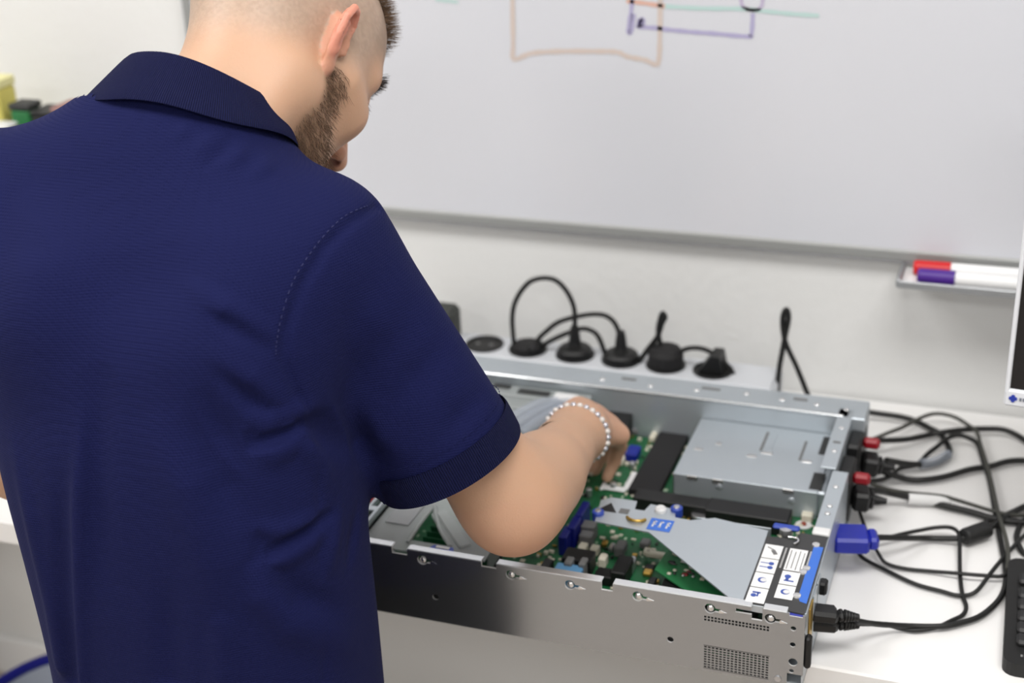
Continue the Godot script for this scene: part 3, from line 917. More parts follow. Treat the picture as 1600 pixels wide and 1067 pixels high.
func riser(t: Node3D) -> void:
	var lay := Transform3D(Basis(Vector3.RIGHT, Vector3.FORWARD, Vector3.UP), Vector3(0, 0.8285, 0))
	var b := MB.new()
	b.plate([Vector2(-0.375, 1.191), Vector2(-0.318, 1.186), Vector2(-0.219, 1.098), Vector2(-0.205, 1.097), Vector2(-0.207, 1.221), Vector2(-0.262, 1.230), Vector2(-0.284, 1.219), Vector2(-0.300, 1.220), Vector2(-0.304, 1.235), Vector2(-0.330, 1.238), Vector2(-0.333, 1.224), Vector2(-0.343, 1.224), Vector2(-0.345, 1.240), Vector2(-0.372, 1.240), Vector2(-0.381, 1.232)], 0.0014, lay)
	var bracket := part("riser_bracket", b, M.steel, t, "grey sheet steel bracket over the expansion cards")
	var fl := MB.new()
	fl.box(Vector3(-0.243, 0.812, -1.2285), Vector3(0.075, 0.033, 0.0014), 0.0004)
	part("bracket_skirt", fl, M.steel, bracket)
	# black mark, gold spring and blue knobs
	var mk := MB.new()
	mk.plate([Vector2(-0.379, 1.212), Vector2(-0.359, 1.212), Vector2(-0.369, 1.229)], 0.0004, lay.translated(Vector3(0, 0.0014, 0)))
	part("black_arrow", mk, M.black, bracket)
	part("pressed_slot", one(Vector3(-0.352, 0.8301, -1.217), Vector3(0.010, 0.0006, 0.009), 0.0002), M.mid_grey, bracket)
	var sp := MB.new()
	sp.tube([Vector3(-0.346, 0.831, -1.206), Vector3(-0.342, 0.832, -1.201), Vector3(-0.336, 0.8322, -1.199), Vector3(-0.330, 0.832, -1.201), Vector3(-0.327, 0.831, -1.206)], 0.0016, 8, 4)
	part("grounding_spring", sp, M.gold, bracket)
	for q in [[-0.376, -1.205], [-0.302, -1.2335]]:
		var k := MB.new()
		k.lathe(Vector3(q[0], 0.8299, q[1]), Vector3.UP, [[0.0062, -0.006], [0.0062, 0.003], [0.0052, 0.004], [0.0, 0.004]], 18)
		var knob := part("touch_knob", k, M.touch, bracket, "blue round knob")
		k = MB.new()
		k.lathe(Vector3(q[0], 0.8339, q[1]), Vector3.UP, [[0.0034, 0.0], [0.0028, 0.001], [0.0, 0.001]], 14)
		part("knob_cap", k, M.silver, knob)
	var wc := MB.new()
	wc.lathe(Vector3(-0.317, 0.829, -1.2275), Vector3.UP, [[0.006, -0.002], [0.006, 0.004], [0.004, 0.006], [0.0, 0.006]], 16)
	part("white_cap", wc, M.white_tag, bracket)
	# blue sticker with three pale signs
	var lb := part("blue_sticker", one(Vector3(-0.3105, 0.8302, -1.2015), Vector3(0.0235, 0.0006, 0.0215), 0.0002, ), M.label_blue, bracket, "small blue sticker with three pale signs")
	for k in 3:
		var s := MB.new()
		var x := -0.3175 + k * 0.007
		s.box(Vector3(x, 0.8306, -1.2015), Vector3(0.0016, 0.0004, 0.011))
		s.box(Vector3(x + 0.001, 0.8306, -1.206), Vector3(0.0034, 0.0004, 0.0016))
		s.box(Vector3(x + (0.001 if k != 1 else 0.0), 0.8306, -1.1975 if k == 1 else -1.2015), Vector3(0.003, 0.0004, 0.0016))
		part("pale_sign", s, M.white_tag, lb)
	# the black instruction plate at the rear corner
	var pl := MB.new()
	pl.plate([Vector2(-0.2065, 1.096), Vector2(-0.150, 1.092), Vector2(-0.150, 1.224), Vector2(-0.176, 1.226), Vector2(-0.178, 1.212), Vector2(-0.196, 1.212), Vector2(-0.2065, 1.210)], 0.0016, lay)
	var plate := part("instruction_plate", pl, mat(Color(0.20, 0.20, 0.205), 0.5), t, "black plate with white instruction pictograms and a blue edge strip")
	var blue := MB.new()
	blue.plate([Vector2(-0.1510, 1.108), Vector2(-0.1510, 1.205), Vector2(-0.1600, 1.205), Vector2(-0.1600, 1.118), Vector2(-0.1575, 1.110)], 0.0003, lay.translated(Vector3(0, 0.0016, 0)))
	part("blue_strip", blue, M.label_blue, plate)
	var white := mat(Color(0.90, 0.90, 0.90), 0.5)
	var y := 0.8304
	for k in 4:
		var z := -1.1085 - k * 0.0252
		var card := part("pictogram_card", one(Vector3(-0.1960, y, z), Vector3(0.0172, 0.0005, 0.0238), 0.0002), white, plate)
		icon(Vector3(-0.1960, y + 0.0004, z), [0, 1, 2, 3][k], card)
	for k in 2:
		var z := -1.1205 - k * 0.0235
		var card := part("pictogram_card", one(Vector3(-0.1725, y, z), Vector3(0.0165, 0.0005, 0.0220), 0.0002), white, plate)
		icon(Vector3(-0.1725, y + 0.0004, z), [1, 4][k], card)
	var tc := part("text_card", one(Vector3(-0.1722, y, -1.1760), Vector3(0.0172, 0.0005, 0.0380), 0.0002), white, plate)
	for k in 4:
		var tl := MB.new()
		tl.box(Vector3(-0.1785 + k * 0.0042, y + 0.0004, -1.175), Vector3(0.0008, 0.0003, 0.033 - 0.004 * (k % 2)))
		part("text_line", tl, mat(Color(0.45, 0.45, 0.45), 0.6), tc)
	for x in [-0.1842, -0.1608]:
		var tl := MB.new()
		for j in 12:
			tl.box(Vector3(x, y + 0.0002, -1.160 - j * 0.003), Vector3(0.0016, 0.0004, 0.0021))
		part("text_line", tl, mat(Color(0.7, 0.7, 0.7), 0.6), plate)
	for q in [[-0.1585, -1.2075], [-0.1605, -1.165], [-0.1625, -1.158], [-0.1612, -1.118]]:
		var s := MB.new()
		s.lathe(Vector3(q[0], 0.8299, q[1]), Vector3.UP, [[0.0042, 0.0], [0.0036, 0.0016], [0.0015, 0.0022], [0.0, 0.0022]], 16)
		part("rivet", s, M.bright, plate)
	# blue winged thumb screw behind the plate
	var th := MB.new()
	th.lathe(Vector3(-0.190, 0.812, -1.222), Vector3.UP, [[0.004, 0.0], [0.004, 0.016], [0.0062, 0.017], [0.0062, 0.023], [0.0, 0.024]], 16)
	var post := part("thumb_screw", th, M.silver, t)
	th = MB.new()
	th.box(Vector3(-0.190, 0.8345, -1.2245), Vector3(0.026, 0.004, 0.008), 0.0016)
	part("screw_wing", th, M.touch, post, "blue wings")
	var hk := MB.new()
	hk.tube([Vector3(-0.186, 0.8318, -1.212), Vector3(-0.180, 0.8318, -1.2125), Vector3(-0.176, 0.8318, -1.210), Vector3(-0.176, 0.8318, -1.205), Vector3(-0.179, 0.8318, -1.201)], 0.0012, 6, 4)
	part("wire_hook", hk, M.bright, plate)
	var fr := MB.new()
	fr.box(Vector3(-0.1785, 0.8255, -1.0945), Vector3(0.06, 0.0075, 0.0014), 0.0004)
	part("plate_skirt", fr, M.steel, plate)
	var lt := MB.new()
	lt.box(Vector3(-0.1600, 0.8255, -1.0925), Vector3(0.020, 0.006, 0.003), 0.001)
	part("release_latch", lt, M.blue, plate, "dark blue latch")
	# expansion cards hanging below the bracket
	var cb := MB.new()
	cb.plate([Vector2(-0.308, 1.170), Vector2(-0.225, 1.112), Vector2(-0.212, 1.115), Vector2(-0.212, 1.205), Vector2(-0.305, 1.205)], 0.0016, Transform3D(Basis(Vector3.RIGHT, Vector3.FORWARD, Vector3.UP), Vector3(0, 0.797, 0)))
	var card := part("expansion_card", cb, M.pcb_light, t, "light green expansion card")
	var r := RandomNumberGenerator.new()
	r.seed = 3
	for k in 26:
		var p := Vector3(r.randf_range(-0.300, -0.255), 0.7995, r.randf_range(-1.203, -1.165))
		comp("card_chip", p, Vector3(r.randf_range(0.003, 0.010), 0.002, r.randf_range(0.002, 0.006)), [M.cream, M.chip, M.silver, M.red][k % 4], card)
	part("card_chassis", one(Vector3(-0.25, 0.784, -1.16), Vector3(0.095, 0.02, 0.10), 0.002), M.black, t)

func icon(at: Vector3, kind: int, parent: Node3D) -> void:
	var b := MB.new()
	var s := Vector3(0.001, 0.0003, 0.001)
	if kind == 0:
		b.box(at + Vector3(-0.001, 0, -0.004), Vector3(0.0075, 0.0003, 0.0022))
		b.cyl(at + Vector3(-0.003, -0.0001, 0.001), at + Vector3(-0.003, 0.0002, 0.001), 0.0026, 0.0026, 14)
		b.box(at + Vector3(0.0005, 0, -0.001), Vector3(0.0016, 0.0003, 0.006))
	elif kind == 1:
		b.cyl(at + Vector3(0, -0.0001, 0), at + Vector3(0, 0.0002, 0), 0.0042, 0.0042, 20)
		var h := MB.new()
		h.cyl(at + Vector3(0.0012, 0, 0), at + Vector3(0.0012, 0.0004, 0), 0.0030, 0.0030, 18)
		part("sign_gap", h, M.white_tag, parent)
	elif kind == 2:
		b.cyl(at + Vector3(0.003, -0.0001, 0.003), at + Vector3(0.003, 0.0002, 0.003), 0.0026, 0.0026, 14)
		b.cyl(at + Vector3(0.003, -0.0001, -0.004), at + Vector3(0.003, 0.0002, -0.004), 0.0026, 0.0026, 14)
		b.box(at + Vector3(-0.003, 0, 0.003), Vector3(0.008, 0.0003, 0.001))
		b.box(at + Vector3(-0.003, 0, -0.004), Vector3(0.008, 0.0003, 0.001))
	elif kind == 3:
		b.box(at + Vector3(0.002, 0, 0.001), Vector3(0.004, 0.0003, 0.008), 0.0, Basis(Vector3.UP, 0.5))
		b.box(at + Vector3(-0.0025, 0, -0.005), Vector3(0.007, 0.0003, 0.0012), 0.0, Basis(Vector3.UP, -0.5))
	else:
		b.box(at + Vector3(0, 0, 0.005), Vector3(0.009, 0.0003, 0.0018))
		b.cyl(at + Vector3(-0.002, -0.0001, -0.002), at + Vector3(-0.002, 0.0002, -0.002), 0.003, 0.003, 14)
		b.box(at + Vector3(-0.002, 0, 0.002), Vector3(0.0028, 0.0003, 0.006))
	part("pictogram", b, M.mid_grey if kind == 3 else mat(Color(0.22, 0.32, 0.62), 0.5), parent)

func rear(t: Node3D) -> void:
	# rear flanges: the power supply half stands a little further in
	part("rear_flange", one(Vector3(-0.1705, TOP - 0.0008, -1.432), Vector3(0.0165, 0.0016, 0.140), 0.0005), M.steel, t)
	part("rear_flange", one(Vector3(-0.1570, TOP - 0.0016, -1.298), Vector3(0.0165, 0.0016, 0.122), 0.0005), M.steel, t)
	part("rear_wall", one(Vector3(-0.1630, 0.7898, -1.432), Vector3(0.0014, TOP - Y0 - 0.002, 0.139)), M.steel, t)
	part("rear_wall", one(Vector3(-0.1494, 0.7890, -1.225), Vector3(0.0014, TOP - Y0 - 0.003, 0.268)), M.steel, t)
	part("rear_step", one(Vector3(-0.156, 0.7890, -1.3605), Vector3(0.014, TOP - Y0 - 0.003, 0.0014)), M.steel, t)
	part("rear_ear", one(Vector3(-0.158, 0.7898, -1.5035), Vector3(0.0205, TOP - Y0, 0.044), 0.001), M.steel, t)
	for q in [[-0.170, -1.40], [-0.170, -1.455], [-0.157, -1.27], [-0.157, -1.285], [-0.157, -1.325], [-0.171, -1.50]]:
		var s := MB.new()
		s.ball(Vector3(q[0], TOP, q[1]), Vector3(0.003, 0.0014, 0.003))
		part("rivet", s, M.bright, t)
	part("flange_slot", one(Vector3(-0.170, TOP + 0.0002, -1.42), Vector3(0.008, 0.0008, 0.004), 0.0002), M.mid_grey, t)
	part("flange_corner", one(Vector3(-0.157, TOP + 0.001, -1.232), Vector3(0.017, 0.004, 0.012), 0.0012), M.white_tag, t)
	for k in 3:
		var z := -1.205 - k * 0.02 if k else -1.118
		part("slot_cover", one(Vector3(-0.148, 0.793, -1.118 - k * 0.022), Vector3(0.0016, 0.062, 0.018), 0.0005), M.gold if k == 0 else M.steel, t)
	part("slot_latch", one(Vector3(-0.1445, 0.811, -1.168), Vector3(0.008, 0.014, 0.012), 0.002), M.black, t)
	var ht := MB.new()
	ht.box(Vector3(-0.1455, 0.789, -1.0945), Vector3(0.006, 0.034, 0.010), 0.002)
	part("rear_latch", ht, M.black, t)
	for k in 2:
		var z := -1.474 + k * 0.082
		var h := MB.new()
		h.box(Vector3(-0.155, 0.790, z), Vector3(0.016, 0.05, 0.062), 0.003)
		var face := part("power_inlet", h, M.black, t)
		h = MB.new()
		h.box(Vector3(-0.138, 0.806, z + 0.002), Vector3(0.018, 0.012, 0.011), 0.003)
		part("release_tab", h, M.red, face, "dark red release tab")

func plug(called: String, label: String, at: Vector3, d: Vector3, size: Vector3, m: Material, tail: float) -> void:
	# a moulded connector: body along d, then a ribbed strain relief
	var t := thing(called, label, "plug", at)
	var bas := Basis.looking_at(d, Vector3.UP)
	var b := MB.new()
	b.box(at, Vector3(size.x, size.y, size.z), 0.003, bas)
	b.box(at + d * size.z * 0.62, Vector3(size.x * 0.7, size.y * 0.8, size.z * 0.3), 0.003, bas)
	part("plug_body", b, m, t)
	b = MB.new()
	for k in 5:
		b.cyl(at + d * (size.z * 0.75 + tail * k / 5.0), at + d * (size.z * 0.75 + tail * (k + 0.7) / 5.0), 0.0062 - 0.0006 * k, 0.0060 - 0.0006 * k, 12)
	b.cyl(at + d * size.z * 0.7, at + d * (size.z * 0.75 + tail), 0.0036, 0.0032, 12)
	part("strain_relief", b, m, t)

func cable(label: String, pts: Array, r: float, m: Material = null, group := "") -> void:
	var b := MB.new()
	b.tube(pts, r, 8, 5)
	solo("cable", b, m if m else M.cable, label, "cable", group)

func cables() -> void:
	plug("power_plug", "black power plug below the far red release tab at the server's rear", Vector3(-0.1375, 0.785, -1.462), Vector3(0.95, -0.14, -0.2).normalized(), Vector3(0.026, 0.022, 0.018), M.black, 0.014)
	plug("power_plug", "black power plug below the nearer red release tab beside the blue connector", Vector3(-0.1375, 0.783, -1.388), Vector3(0.95, -0.1, -0.2).normalized(), Vector3(0.026, 0.022, 0.018), M.black, 0.014)
	plug("video_plug", "bright blue video connector plugged into the rear of the server", Vector3(-0.136, 0.789, -1.294), Vector3(0.96, -0.02, -0.26).normalized(), Vector3(0.034, 0.018, 0.036), M.vga, 0.0)
	plug("usb_plug", "black connector at the near rear corner of the server, upper of two", Vector3(-0.140, 0.7985, -1.143), Vector3(0.93, -0.15, -0.3).normalized(), Vector3(0.020, 0.012, 0.026), M.black, 0.014)
	plug("usb_plug", "black connector at the near rear corner of the server, lower of two", Vector3(-0.140, 0.7855, -1.147), Vector3(0.93, -0.1, -0.3).normalized(), Vector3(0.020, 0.012, 0.026), M.black, 0.014)
	var core := MB.new()
	var a := ply_core(0)
	var b2 := ply_core(1)
	core.lathe(a, (b2 - a).normalized(), [[0.0, 0.0], [0.0045, 0.0], [0.0085, 0.0015], [0.0092, 0.004], [0.0092, 0.030], [0.0085, 0.033], [0.0045, 0.035], [0.0, 0.035]], 24)
	solo("ferrite_core", core, M.rubber, "thick black ferrite core on the blue connector's cable", "ferrite core")
	for k in 2:
		var tg := MB.new()
		if k == 0:
			tg.tube([Vector3(-0.092, 0.7605, -1.4395), Vector3(-0.070, 0.7585, -1.4465), Vector3(-0.048, 0.757, -1.453)], 0.0062, 12, 4)
			solo("cable_tag", tg, M.white_tag, "white sleeve tag on the power cable nearer the viewer", "tag", "cable sleeve tags")
		else:
			tg.tube([Vector3(-0.0865, 0.7615, -1.5195), Vector3(-0.0705, 0.7600, -1.5345), Vector3(-0.0590, 0.7590, -1.556)], 0.0060, 12, 4)
			solo("cable_tag", tg, M.clear, "clear sleeve tag on the farther power cable", "tag", "cable sleeve tags")
	cable("black cable running from the blue connector through the ferrite core", [Vector3(-0.119, 0.7870, -1.305), Vector3(-0.103, 0.7800, -1.321), Vector3(-0.082, 0.7680, -1.346), Vector3(-0.064, 0.7570, -1.369), Vector3(-0.030, 0.7600, -1.374), Vector3(-0.015, 0.7590, -1.391), Vector3(-0.003, 0.7590, -1.405), Vector3(0.007, 0.7580, -1.426), Vector3(0.028, 0.7580, -1.460), Vector3(0.067, 0.7570, -1.505)], 0.0033, M.cable, "loose cables on the desk")
	cable("thick black cable sweeping round the right of the desk from the near rear corner plugs", [Vector3(-0.123, 0.7900, -1.154), Vector3(-0.108, 0.7790, -1.168), Vector3(-0.095, 0.7680, -1.184), Vector3(-0.067, 0.7570, -1.205), Vector3(-0.037, 0.7560, -1.215), Vector3(-0.019, 0.7550, -1.228), Vector3(-0.001, 0.7550, -1.247), Vector3(0.014, 0.7550, -1.283), Vector3(0.017, 0.7550, -1.323), Vector3(0.010, 0.7550, -1.377), Vector3(0.000, 0.7560, -1.443), Vector3(-0.010, 0.7580, -1.509), Vector3(-0.018, 0.7590, -1.544), Vector3(-0.028, 0.7610, -1.586), Vector3(-0.038, 0.7620, -1.597), Vector3(-0.051, 0.7640, -1.598), Vector3(-0.062, 0.7630, -1.589), Vector3(-0.072, 0.7610, -1.569), Vector3(-0.082, 0.7600, -1.547), Vector3(-0.090, 0.7580, -1.525), Vector3(-0.108, 0.7570, -1.512), Vector3(-0.115, 0.7610, -1.486), Vector3(-0.124, 0.7660, -1.463), Vector3(-0.136, 0.7700, -1.450)], 0.0029, M.cable, "loose cables on the desk")
	cable("thin black cable coiled in flat loops beside the server's near rear corner", [Vector3(-0.120, 0.7840, -1.155), Vector3(-0.108, 0.7740, -1.171), Vector3(-0.088, 0.7640, -1.191), Vector3(-0.073, 0.7540, -1.203), Vector3(-0.060, 0.7540, -1.204), Vector3(-0.042, 0.7540, -1.214), Vector3(-0.028, 0.7540, -1.231), Vector3(-0.019, 0.7540, -1.243), Vector3(-0.017, 0.7540, -1.258), Vector3(-0.022, 0.7540, -1.278), Vector3(-0.027, 0.7540, -1.315), Vector3(-0.031, 0.7600, -1.357), Vector3(-0.034, 0.7630, -1.378), Vector3(-0.043, 0.7620, -1.389), Vector3(-0.058, 0.7610, -1.386), Vector3(-0.074, 0.7600, -1.377), Vector3(-0.088, 0.7610, -1.365), Vector3(-0.104, 0.7610, -1.352), Vector3(-0.119, 0.7620, -1.341), Vector3(-0.130, 0.7600, -1.330), Vector3(-0.130, 0.7580, -1.321), Vector3(-0.122, 0.7560, -1.312), Vector3(-0.103, 0.7540, -1.303), Vector3(-0.069, 0.7540, -1.284), Vector3(-0.042, 0.7540, -1.278), Vector3(-0.028, 0.7540, -1.275), Vector3(-0.016, 0.7540, -1.279), Vector3(-0.008, 0.7570, -1.286), Vector3(0.000, 0.7600, -1.308), Vector3(0.009, 0.7580, -1.340), Vector3(0.025, 0.7560, -1.388), Vector3(0.055, 0.7540, -1.464)], 0.0022, M.cable, "loose cables on the desk")
	cable("thin black cable dropping from the nearer power plug across the open desk", [Vector3(-0.137, 0.7700, -1.381), Vector3(-0.128, 0.7700, -1.353), Vector3(-0.120, 0.7650, -1.339), Vector3(-0.109, 0.7600, -1.320), Vector3(-0.100, 0.7550, -1.312), Vector3(-0.082, 0.7540, -1.309), Vector3(-0.058, 0.7540, -1.311), Vector3(-0.027, 0.7580, -1.309), Vector3(-0.005, 0.7580, -1.312), Vector3(0.013, 0.7580, -1.316), Vector3(0.023, 0.7580, -1.331), Vector3(0.032, 0.7580, -1.349), Vector3(0.056, 0.7580, -1.391)], 0.0020, M.cable, "loose cables on the desk")
	cable("black power cable running through the white sleeve tag", [Vector3(-0.131, 0.7850, -1.404), Vector3(-0.121, 0.7780, -1.417), Vector3(-0.112, 0.7700, -1.430), Vector3(-0.092, 0.7630, -1.439), Vector3(-0.070, 0.7560, -1.447), Vector3(-0.048, 0.7560, -1.442), Vector3(-0.023, 0.7560, -1.437), Vector3(0.000, 0.7560, -1.430), Vector3(0.029, 0.7560, -1.431), Vector3(0.068, 0.7560, -1.443)], 0.0038, M.cable, "loose cables on the desk")
	cable("thin grey cable lying alongside the white sleeve tag", [Vector3(-0.130, 0.7850, -1.418), Vector3(-0.118, 0.7780, -1.425), Vector3(-0.106, 0.7720, -1.433), Vector3(-0.089, 0.7650, -1.445), Vector3(-0.059, 0.7630, -1.451), Vector3(-0.042, 0.7620, -1.449), Vector3(-0.006, 0.7600, -1.440), Vector3(0.013, 0.7590, -1.438), Vector3(0.035, 0.7570, -1.445)], 0.0022, M.grey_cable, "loose cables on the desk")
	cable("black power cable arching from behind the server to the clear sleeve tag", [Vector3(-0.121, 0.7850, -1.476), Vector3(-0.113, 0.7750, -1.493), Vector3(-0.101, 0.7650, -1.510), Vector3(-0.086, 0.7610, -1.520), Vector3(-0.070, 0.7570, -1.535), Vector3(-0.059, 0.7570, -1.557), Vector3(-0.058, 0.7570, -1.570), Vector3(-0.064, 0.7570, -1.591), Vector3(-0.072, 0.7570, -1.609), Vector3(-0.085, 0.7570, -1.620), Vector3(-0.101, 0.7570, -1.633), Vector3(-0.121, 0.7600, -1.635), Vector3(-0.155, 0.7620, -1.633), Vector3(-0.173, 0.7650, -1.631)], 0.0036, M.cable, "loose cables on the desk")
	cable("black cable curving from the far power plug to the right edge of the desk", [Vector3(-0.132, 0.7800, -1.468), Vector3(-0.127, 0.7720, -1.475), Vector3(-0.117, 0.7650, -1.481), Vector3(-0.098, 0.7570, -1.489), Vector3(-0.081, 0.7570, -1.492), Vector3(-0.058, 0.7570, -1.506), Vector3(-0.033, 0.7570, -1.530), Vector3(-0.011, 0.7570, -1.544), Vector3(0.006, 0.7570, -1.560), Vector3(0.024, 0.7570, -1.568), Vector3(0.066, 0.7570, -1.576)], 0.0036, M.cable, "loose cables on the desk")
	cable("black cable rising over the others toward the monitor foot", [Vector3(-0.164, 0.7900, -1.503), Vector3(-0.152, 0.7800, -1.526), Vector3(-0.132, 0.7700, -1.550), Vector3(-0.108, 0.7640, -1.571), Vector3(-0.085, 0.7580, -1.600), Vector3(-0.066, 0.7620, -1.606), Vector3(-0.042, 0.7610, -1.621), Vector3(-0.023, 0.7600, -1.630), Vector3(-0.004, 0.7600, -1.634), Vector3(0.009, 0.7590, -1.630), Vector3(0.022, 0.7580, -1.619), Vector3(0.052, 0.7570, -1.583)], 0.0036, M.cable, "loose cables on the desk")
	cable("thin grey cable arching highest behind the power cables", [Vector3(-0.153, 0.7900, -1.503), Vector3(-0.143, 0.7780, -1.535), Vector3(-0.129, 0.7650, -1.581), Vector3(-0.117, 0.7650, -1.596), Vector3(-0.106, 0.7650, -1.614), Vector3(-0.095, 0.7650, -1.632), Vector3(-0.083, 0.7650, -1.644), Vector3(-0.070, 0.7640, -1.648), Vector3(-0.056, 0.7640, -1.642), Vector3(-0.042, 0.7640, -1.627), Vector3(-0.031, 0.7630, -1.614), Vector3(-0.024, 0.7630, -1.580), Vector3(-0.017, 0.7620, -1.549), Vector3(-0.008, 0.7620, -1.501), Vector3(0.003, 0.7610, -1.435), Vector3(0.015, 0.7610, -1.375), Vector3(0.018, 0.7600, -1.327)], 0.0024, M.grey_cable, "loose cables on the desk")
	cable("short black cable end joining the bundle right of the ferrite core", [Vector3(-0.009, 0.7540, -1.425), Vector3(0.002, 0.7540, -1.434), Vector3(0.012, 0.7540, -1.446), Vector3(0.028, 0.7540, -1.466), Vector3(0.060, 0.7540, -1.508)], 0.0032, M.cable, "loose cables on the desk")
	cable("black cable curl at the keyboard's far left corner", [Vector3(0.037, 0.7540, -1.442), Vector3(0.029, 0.7540, -1.437), Vector3(0.026, 0.7540, -1.425), Vector3(0.024, 0.7540, -1.402), Vector3(0.029, 0.7540, -1.379), Vector3(0.037, 0.7540, -1.369), Vector3(0.057, 0.7540, -1.372)], 0.0032, M.cable, "loose cables on the desk")

func ply_core(k: int) -> Vector3:
	return Vector3(-0.029, 0.761, -1.374) if k == 0 else Vector3(-0.004, 0.762, -1.399)

func power_strip() -> void:
	var o := Vector3(-0.50, 0.75, -1.627)
	var t := thing("power_strip", "white power strip with a row of round black sockets lying behind the server", "power strip", o)
	part("housing", one(o + Vector3(0, 0.024, 0), Vector3(0.46, 0.046, 0.072), 0.006), mat(Color(0.78, 0.79, 0.81), 0.4), t)
	var xs := [-0.661, -0.600, -0.535, -0.473, -0.414, -0.353]
	for x in xs:
		var s := MB.new()
		s.lathe(Vector3(x, 0.797, o.z), Vector3.UP, [[0.0255, -0.004], [0.0255, 0.0025], [0.0225, 0.003], [0.0215, 0.0008], [0.0, 0.0008]], 32)
		var so := part("socket", s, M.black, t)
		for k in [-1.0, 1.0]:
			var h := MB.new()
			h.cyl(Vector3(x + 0.0095 * k, 0.7972, o.z), Vector3(x + 0.0095 * k, 0.7984, o.z), 0.003, 0.003, 10)
			part("contact", h, M.mid_grey, so)
	var words := ["round black mains plug with an upright neck, leftmost on the power strip", "round black mains plug with an upright neck, right of the tall cable loop", "bulky dark mains plug under the thin upright cable loop"]
	for k in 3:
		var x: float = [-0.535, -0.473, -0.414][k]
		var p := thing("mains_plug", words[k], "plug", Vector3(x, 0.797, o.z), "mains plugs on the power strip")
		var b := MB.new()
		if k < 2:
			b.lathe(Vector3(x, 0.797, o.z), Vector3.UP, [[0.0212, 0.0], [0.0222, 0.003], [0.0222, 0.009], [0.019, 0.012], [0.0095, 0.014], [0.008, 0.019], [0.0, 0.019]], 32)
		else:
			b.lathe(Vector3(x, 0.797, o.z), Vector3.UP, [[0.0212, 0.0], [0.0225, 0.004], [0.0225, 0.018], [0.018, 0.025], [0.009, 0.028], [0.0, 0.028]], 32)
		part("plug_body", b, M.black if k < 2 else M.black_matte, p)
		var n := MB.new()
		if k < 2:
			n.lathe(Vector3(x, 0.812, o.z), Vector3.UP, [[0.0085, 0.0], [0.0065, 0.018], [0.005, 0.026], [0.0, 0.026]], 16)
		else:
			n.box(Vector3(x + 0.014, 0.809, o.z + 0.008), Vector3(0.012, 0.016, 0.012), 0.004)
		part("plug_neck", n, M.black if k < 2 else M.black_matte, p)
	var w := thing("mains_plug", "wedge shaped black mains plug, rightmost on the power strip", "plug", Vector3(-0.353, 0.797, o.z), "mains plugs on the power strip")
	var wb := MB.new()
	wb.plate([Vector2(-0.018, 0.0), Vector2(0.016, 0.0), Vector2(0.011, 0.026), Vector2(-0.001, 0.026)], 0.03, Transform3D(Basis.IDENTITY, Vector3(-0.353, 0.797, o.z - 0.015)))
	part("plug_body", wb, M.black, w)
	var e := thing("mains_plug", "flat black angled mains plug between the two left sockets of the power strip", "plug", Vector3(-0.600, 0.797, o.z), "mains plugs on the power strip")
	var eb := MB.new()
	eb.lathe(Vector3(-0.600, 0.798, o.z), Vector3.UP, [[0.0205, 0.0], [0.0212, 0.002], [0.0205, 0.007], [0.0, 0.008]], 28)
	part("plug_body", eb, M.black_matte, e)
	eb = MB.new()
	eb.box(Vector3(-0.588, 0.806, o.z + 0.010), Vector3(0.014, 0.013, 0.02), 0.004)
	part("plug_neck", eb, M.black_matte, e)
	cable("black cable standing in the tallest loop above the power strip", [Vector3(-0.619, 0.7960, -1.627), Vector3(-0.620, 0.8190, -1.627), Vector3(-0.620, 0.8410, -1.627), Vector3(-0.616, 0.8610, -1.627), Vector3(-0.606, 0.8800, -1.627), Vector3(-0.592, 0.8950, -1.627), Vector3(-0.574, 0.9010, -1.627), Vector3(-0.558, 0.8990, -1.627), Vector3(-0.545, 0.8870, -1.627), Vector3(-0.536, 0.8680, -1.627), Vector3(-0.534, 0.8500, -1.627), Vector3(-0.535, 0.8320, -1.627)], 0.0034, M.cable, "standing cables behind the server")
	cable("black cable arching low to the second round mains plug", [Vector3(-0.588, 0.8020, -1.627), Vector3(-0.585, 0.8140, -1.627), Vector3(-0.572, 0.8280, -1.627), Vector3(-0.557, 0.8410, -1.627), Vector3(-0.537, 0.8500, -1.627), Vector3(-0.513, 0.8570, -1.627), Vector3(-0.496, 0.8580, -1.627), Vector3(-0.485, 0.8530, -1.627), Vector3(-0.478, 0.8430, -1.627), Vector3(-0.475, 0.8320, -1.627)], 0.0034, M.cable, "standing cables behind the server")
	cable("black cable passing under the others behind the first mains plug", [Vector3(-0.586, 0.8000, -1.627), Vector3(-0.576, 0.8080, -1.627), Vector3(-0.561, 0.8180, -1.627), Vector3(-0.543, 0.8280, -1.627), Vector3(-0.524, 0.8360, -1.627), Vector3(-0.509, 0.8330, -1.627), Vector3(-0.501, 0.8230, -1.627), Vector3(-0.494, 0.8020, -1.627), Vector3(-0.489, 0.7810, -1.627), Vector3(-0.487, 0.7610, -1.627)], 0.0034, M.cable, "standing cables behind the server")
	cable("black cable pinched into a narrow upright loop above the bulky plug", [Vector3(-0.467, 0.7680, -1.627), Vector3(-0.456, 0.7860, -1.627), Vector3(-0.440, 0.8130, -1.627), Vector3(-0.425, 0.8360, -1.627), Vector3(-0.419, 0.8550, -1.627), Vector3(-0.415, 0.8640, -1.627), Vector3(-0.418, 0.8690, -1.627), Vector3(-0.421, 0.8620, -1.627), Vector3(-0.424, 0.8440, -1.627), Vector3(-0.421, 0.8260, -1.627), Vector3(-0.416, 0.8060, -1.627), Vector3(-0.414, 0.7980, -1.627)], 0.0034, M.cable, "standing cables behind the server")
